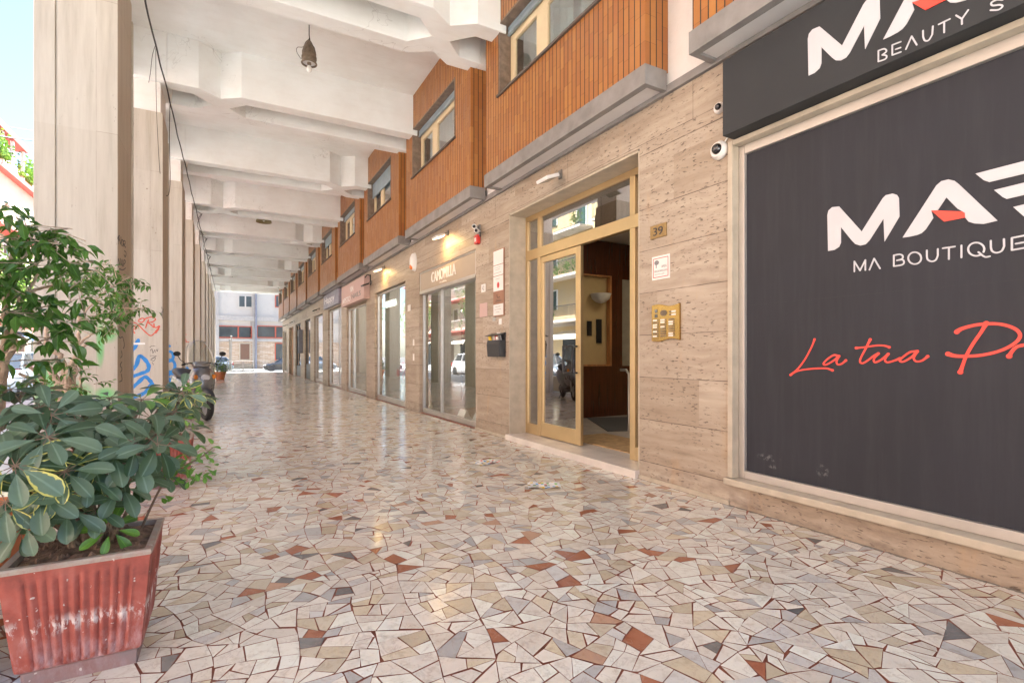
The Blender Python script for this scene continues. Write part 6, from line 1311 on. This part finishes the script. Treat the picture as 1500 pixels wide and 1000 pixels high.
# ------------------------------------------------------------------ buildings on the far side of the side street
def apartments(name, label, Y0, Y1, H, wallm, trim, shut, first=3.6, storey=3.15, win=True, red=False):
    T = thing(name, label, 'building', (-14, (Y0 + Y1) / 2, 0)); XF = -14.0
    m = MB(); m.box(XF - 10, XF, Y0, Y1, -.4, H); m.build('wall', wallm, T)
    m = MB(); m.box(XF - 10, XF + .5, Y0 - .02, Y1 + .02, H, H + .35); m.box(XF, XF + .12, Y0, Y1, first - .3, first - .05); m.build('cornice', trim, T)
    if not win: return T
    n = max(2, int((Y1 - Y0) / 3.1)); nf = int((H - first) / storey)
    for f in range(nf):
        zb = first + f * storey + .1
        for i in range(n):
            yc = Y0 + (Y1 - Y0) * (i + .5) / n; door = (i % 3 != 1)
            z0, z1 = (zb, zb + 2.3) if door else (zb + .9, zb + 2.3)
            m = MB(); m.box(XF - .001, XF + .07, yc - .62, yc - .5, z0, z1 + .1); m.box(XF - .001, XF + .07, yc + .5, yc + .62, z0, z1 + .1); m.box(XF - .001, XF + .07, yc - .5, yc + .5, z1, z1 + .1); w_ = m.build('window', 'white', T)
            m = MB(); m.box(XF + .005, XF + .03, yc - .5, yc + .5, z0, z1); m.build('pane', 'far_glass', w_)
            m = MB()
            for s in ((-1, 1) if (i + f) % 2 else (-1,)):
                m.box(XF + .04, XF + .075, yc + s * .26 - .22, yc + s * .26 + .22, z0 + .02, z1 - .02)
            m.build('shutter', shut, w_)
        if nf:
            for a_, b_ in (((Y0 + .6, (Y0 + Y1) / 2 - .5)), ((Y0 + Y1) / 2 + .5, Y1 - .6)):
                m = MB(); m.box(XF, XF + 1.1, a_, b_, zb - .16, zb - .02); bl = m.build('balcony', trim if red else 'far_white', T)
                m = MB(); m.box(XF + 1.03, XF + 1.07, a_, b_, zb + .95, zb + 1.0); m.box(XF + 1.035, XF + 1.065, a_, b_, zb + .05, zb + .08)
                yy = a_
                while yy < b_: m.box(XF + 1.04, XF + 1.06, yy, yy + .022, zb, zb + .95); yy += .14
                m.build('railing', 'rail' if not red else 'far_white', bl)
                m = MB(); r_ = random.Random(int(zb * 10 + a_))
                for q in range(3):
                    yc = r_.uniform(a_ + .4, b_ - .4)
                    for i in range(60):
                        p = Vector((XF + .85, yc, zb + .5)) + Vector((r_.gauss(0, .1), r_.gauss(0, .25), r_.gauss(0, .25))); d = .07; e = Vector((r_.gauss(0, 1), r_.gauss(0, 1), r_.gauss(0, 1))).normalized() * d; g_ = e.cross(Vector((r_.gauss(0, 1), 1, .3))).normalized() * d
                        m.add([p - e, p + g_, p + e, p - g_], [(0, 1, 2, 3)])
                m.build('balcony_plants', 'tree_leaf', bl, layer='leaf', fix=False)
    for i in range(int((Y1 - Y0) / 5)):
        yc = Y0 + 2.5 + i * 5; m = MB(); m.box(XF - .001, XF + .05, yc - 1.6, yc + 1.6, 0, 2.7); sh = m.build('shop_shutter', 'far_brown' if i % 2 else 'far_glass', T)
        m = MB(); m.add([(XF + .06, yc - 1.7, 3.0), (XF + 1.1, yc - 1.7, 2.5), (XF + 1.1, yc + 1.7, 2.5), (XF + .06, yc + 1.7, 3.0), (XF + 1.1, yc - 1.7, 2.3), (XF + 1.1, yc + 1.7, 2.3)], [(0, 1, 2, 3), (1, 4, 5, 2)]); m.build('awning', 'blue_awn' if i % 2 else 'cream_r', sh)
    return T
apartments('apartment_building', 'plain rose rendered building across the street behind the camera', -34, 14, 13, 'rose', 'far_white', 'green_shut', win=False)
apartments('apartment_building', 'cream building with green shutters across the side street', 14, 27, 13.2, 'cream_r', 'far_white', 'green_shut')
apartments('apartment_building', 'ochre building with balconies mirrored in the entrance door glass', 27, 45, 13.2, 'ochre', 'far_white', 'green_shut')
D4 = apartments('apartment_building', 'white apartment building with red trimmed balconies and roof terrace at the left edge', 45, 66, 14.2, 'cream_r', 'trim_red', 'far_brown', red=True)
# roof terrace
m = MB(); m.box(-20, -15.4, 46, 64, 14.56, 16.9); m.build('penthouse', 'far_white', D4)
m = MB(); m.box(-20, -13.6, 46.5, 53.6, 17.0, 17.45); m.build('terrace_roof', 'trim_red', D4)
m = MB()
for yy in (47, 49, 51, 53.2): m = MB(); m.box(-13.95, -13.75, yy, yy + .2, 14.56, 17.0); m.build('terrace_column', 'white', D4)
m = MB(); m.box(-14.4, -14.3, 50.0, 51.0, 14.9, 16.9); m.build('awning_curtain', 'blue_awn', D4)
r = random.Random(12); m = MB()
for i in range(1400):
    yc = r.choice((47.6, 48.4, 49.3, 53.6, 54.4, 55.2)); p = Vector((-13.8, yc, 15.0)) + Vector((r.gauss(0, .2), r.gauss(0, .45), abs(r.gauss(0, .7)))); d = .10; e = Vector((r.gauss(0, 1), r.gauss(0, 1), r.gauss(0, 1))).normalized() * d; g_ = e.cross(Vector((r.gauss(0, 1), 1, .3))).normalized() * d
    m.add([p - e, p + g_, p + e, p - g_], [(0, 1, 2, 3)], (r.random(), 0, 0))
m.build('terrace_plants', 'tree_leaf', D4, layer='leaf', fix=False)
# wires across the street
for (xa, ya, xb_, yb_, lb_) in ((0, 182, 45, 191, 'upper thin wire crossing the sky above the side street'), (0, 200, 45, 204, 'lower thick wire crossing the sky above the side street')):
    A = Vector(P3(xa - 60, ya - 10, 30)); Bq = Vector(P3(xb_ + 40, yb_ + 6, 34)); m = MB(); m.tube([A, A.lerp(Bq, .5) - Vector((0, 0, .05)), Bq], .03 if 'thick' in lb_ else .015, 5); tag(m.build('street_wire', 'wire'), lb_, 'wire')
# trees down the street
def street_tree(x, y, h, label, seed):
    r = random.Random(seed); T = thing('street_tree', label, 'tree', (x, y, -.2), 0, 'trees along the side street'); m = MB(); m.tube([(x, y, -.3), (x + .05, y, h * .3), (x, y + .1, h * .5)], [.16, .12, .09], 8); lf = MB()
    for i in range(9):
        a = r.random() * 6.3; e = Vector((x + math.cos(a) * h * .22, y + math.sin(a) * h * .22, h * r.uniform(.6, .9))); s_ = Vector((x, y, h * r.uniform(.35, .5))); m.tube([s_, s_.lerp(e, .5) + Vector((0, 0, .15)), e], [.06, .04, .02], 6)
        for k in range(330):
            p = e + Vector((r.gauss(0, h * .09), r.gauss(0, h * .09), r.gauss(0, h * .08))); d = r.uniform(.06, .12); u = Vector((r.gauss(0, 1), r.gauss(0, 1), r.gauss(0, 1))).normalized() * d; v = u.cross(Vector((r.gauss(0, 1), r.gauss(0, 1), 1))).normalized() * d * .6
            lf.add([p - u, p + v, p + u, p - v], [(0, 1, 2, 3)], (r.random(), 0, 0))
    m.build('trunk', 'bark_dark', T, smooth=True, fix=False); lf.build('crown', 'tree_leaf', T, layer='leaf', fix=False); return T
street_tree(-11.2, 36, 6.5, 'street tree in front of the ochre building', 1); street_tree(-11.2, 52, 7, 'street tree in front of the white and red building', 2); street_tree(-9, 72, 8, 'street tree at the far end of the side street', 3)
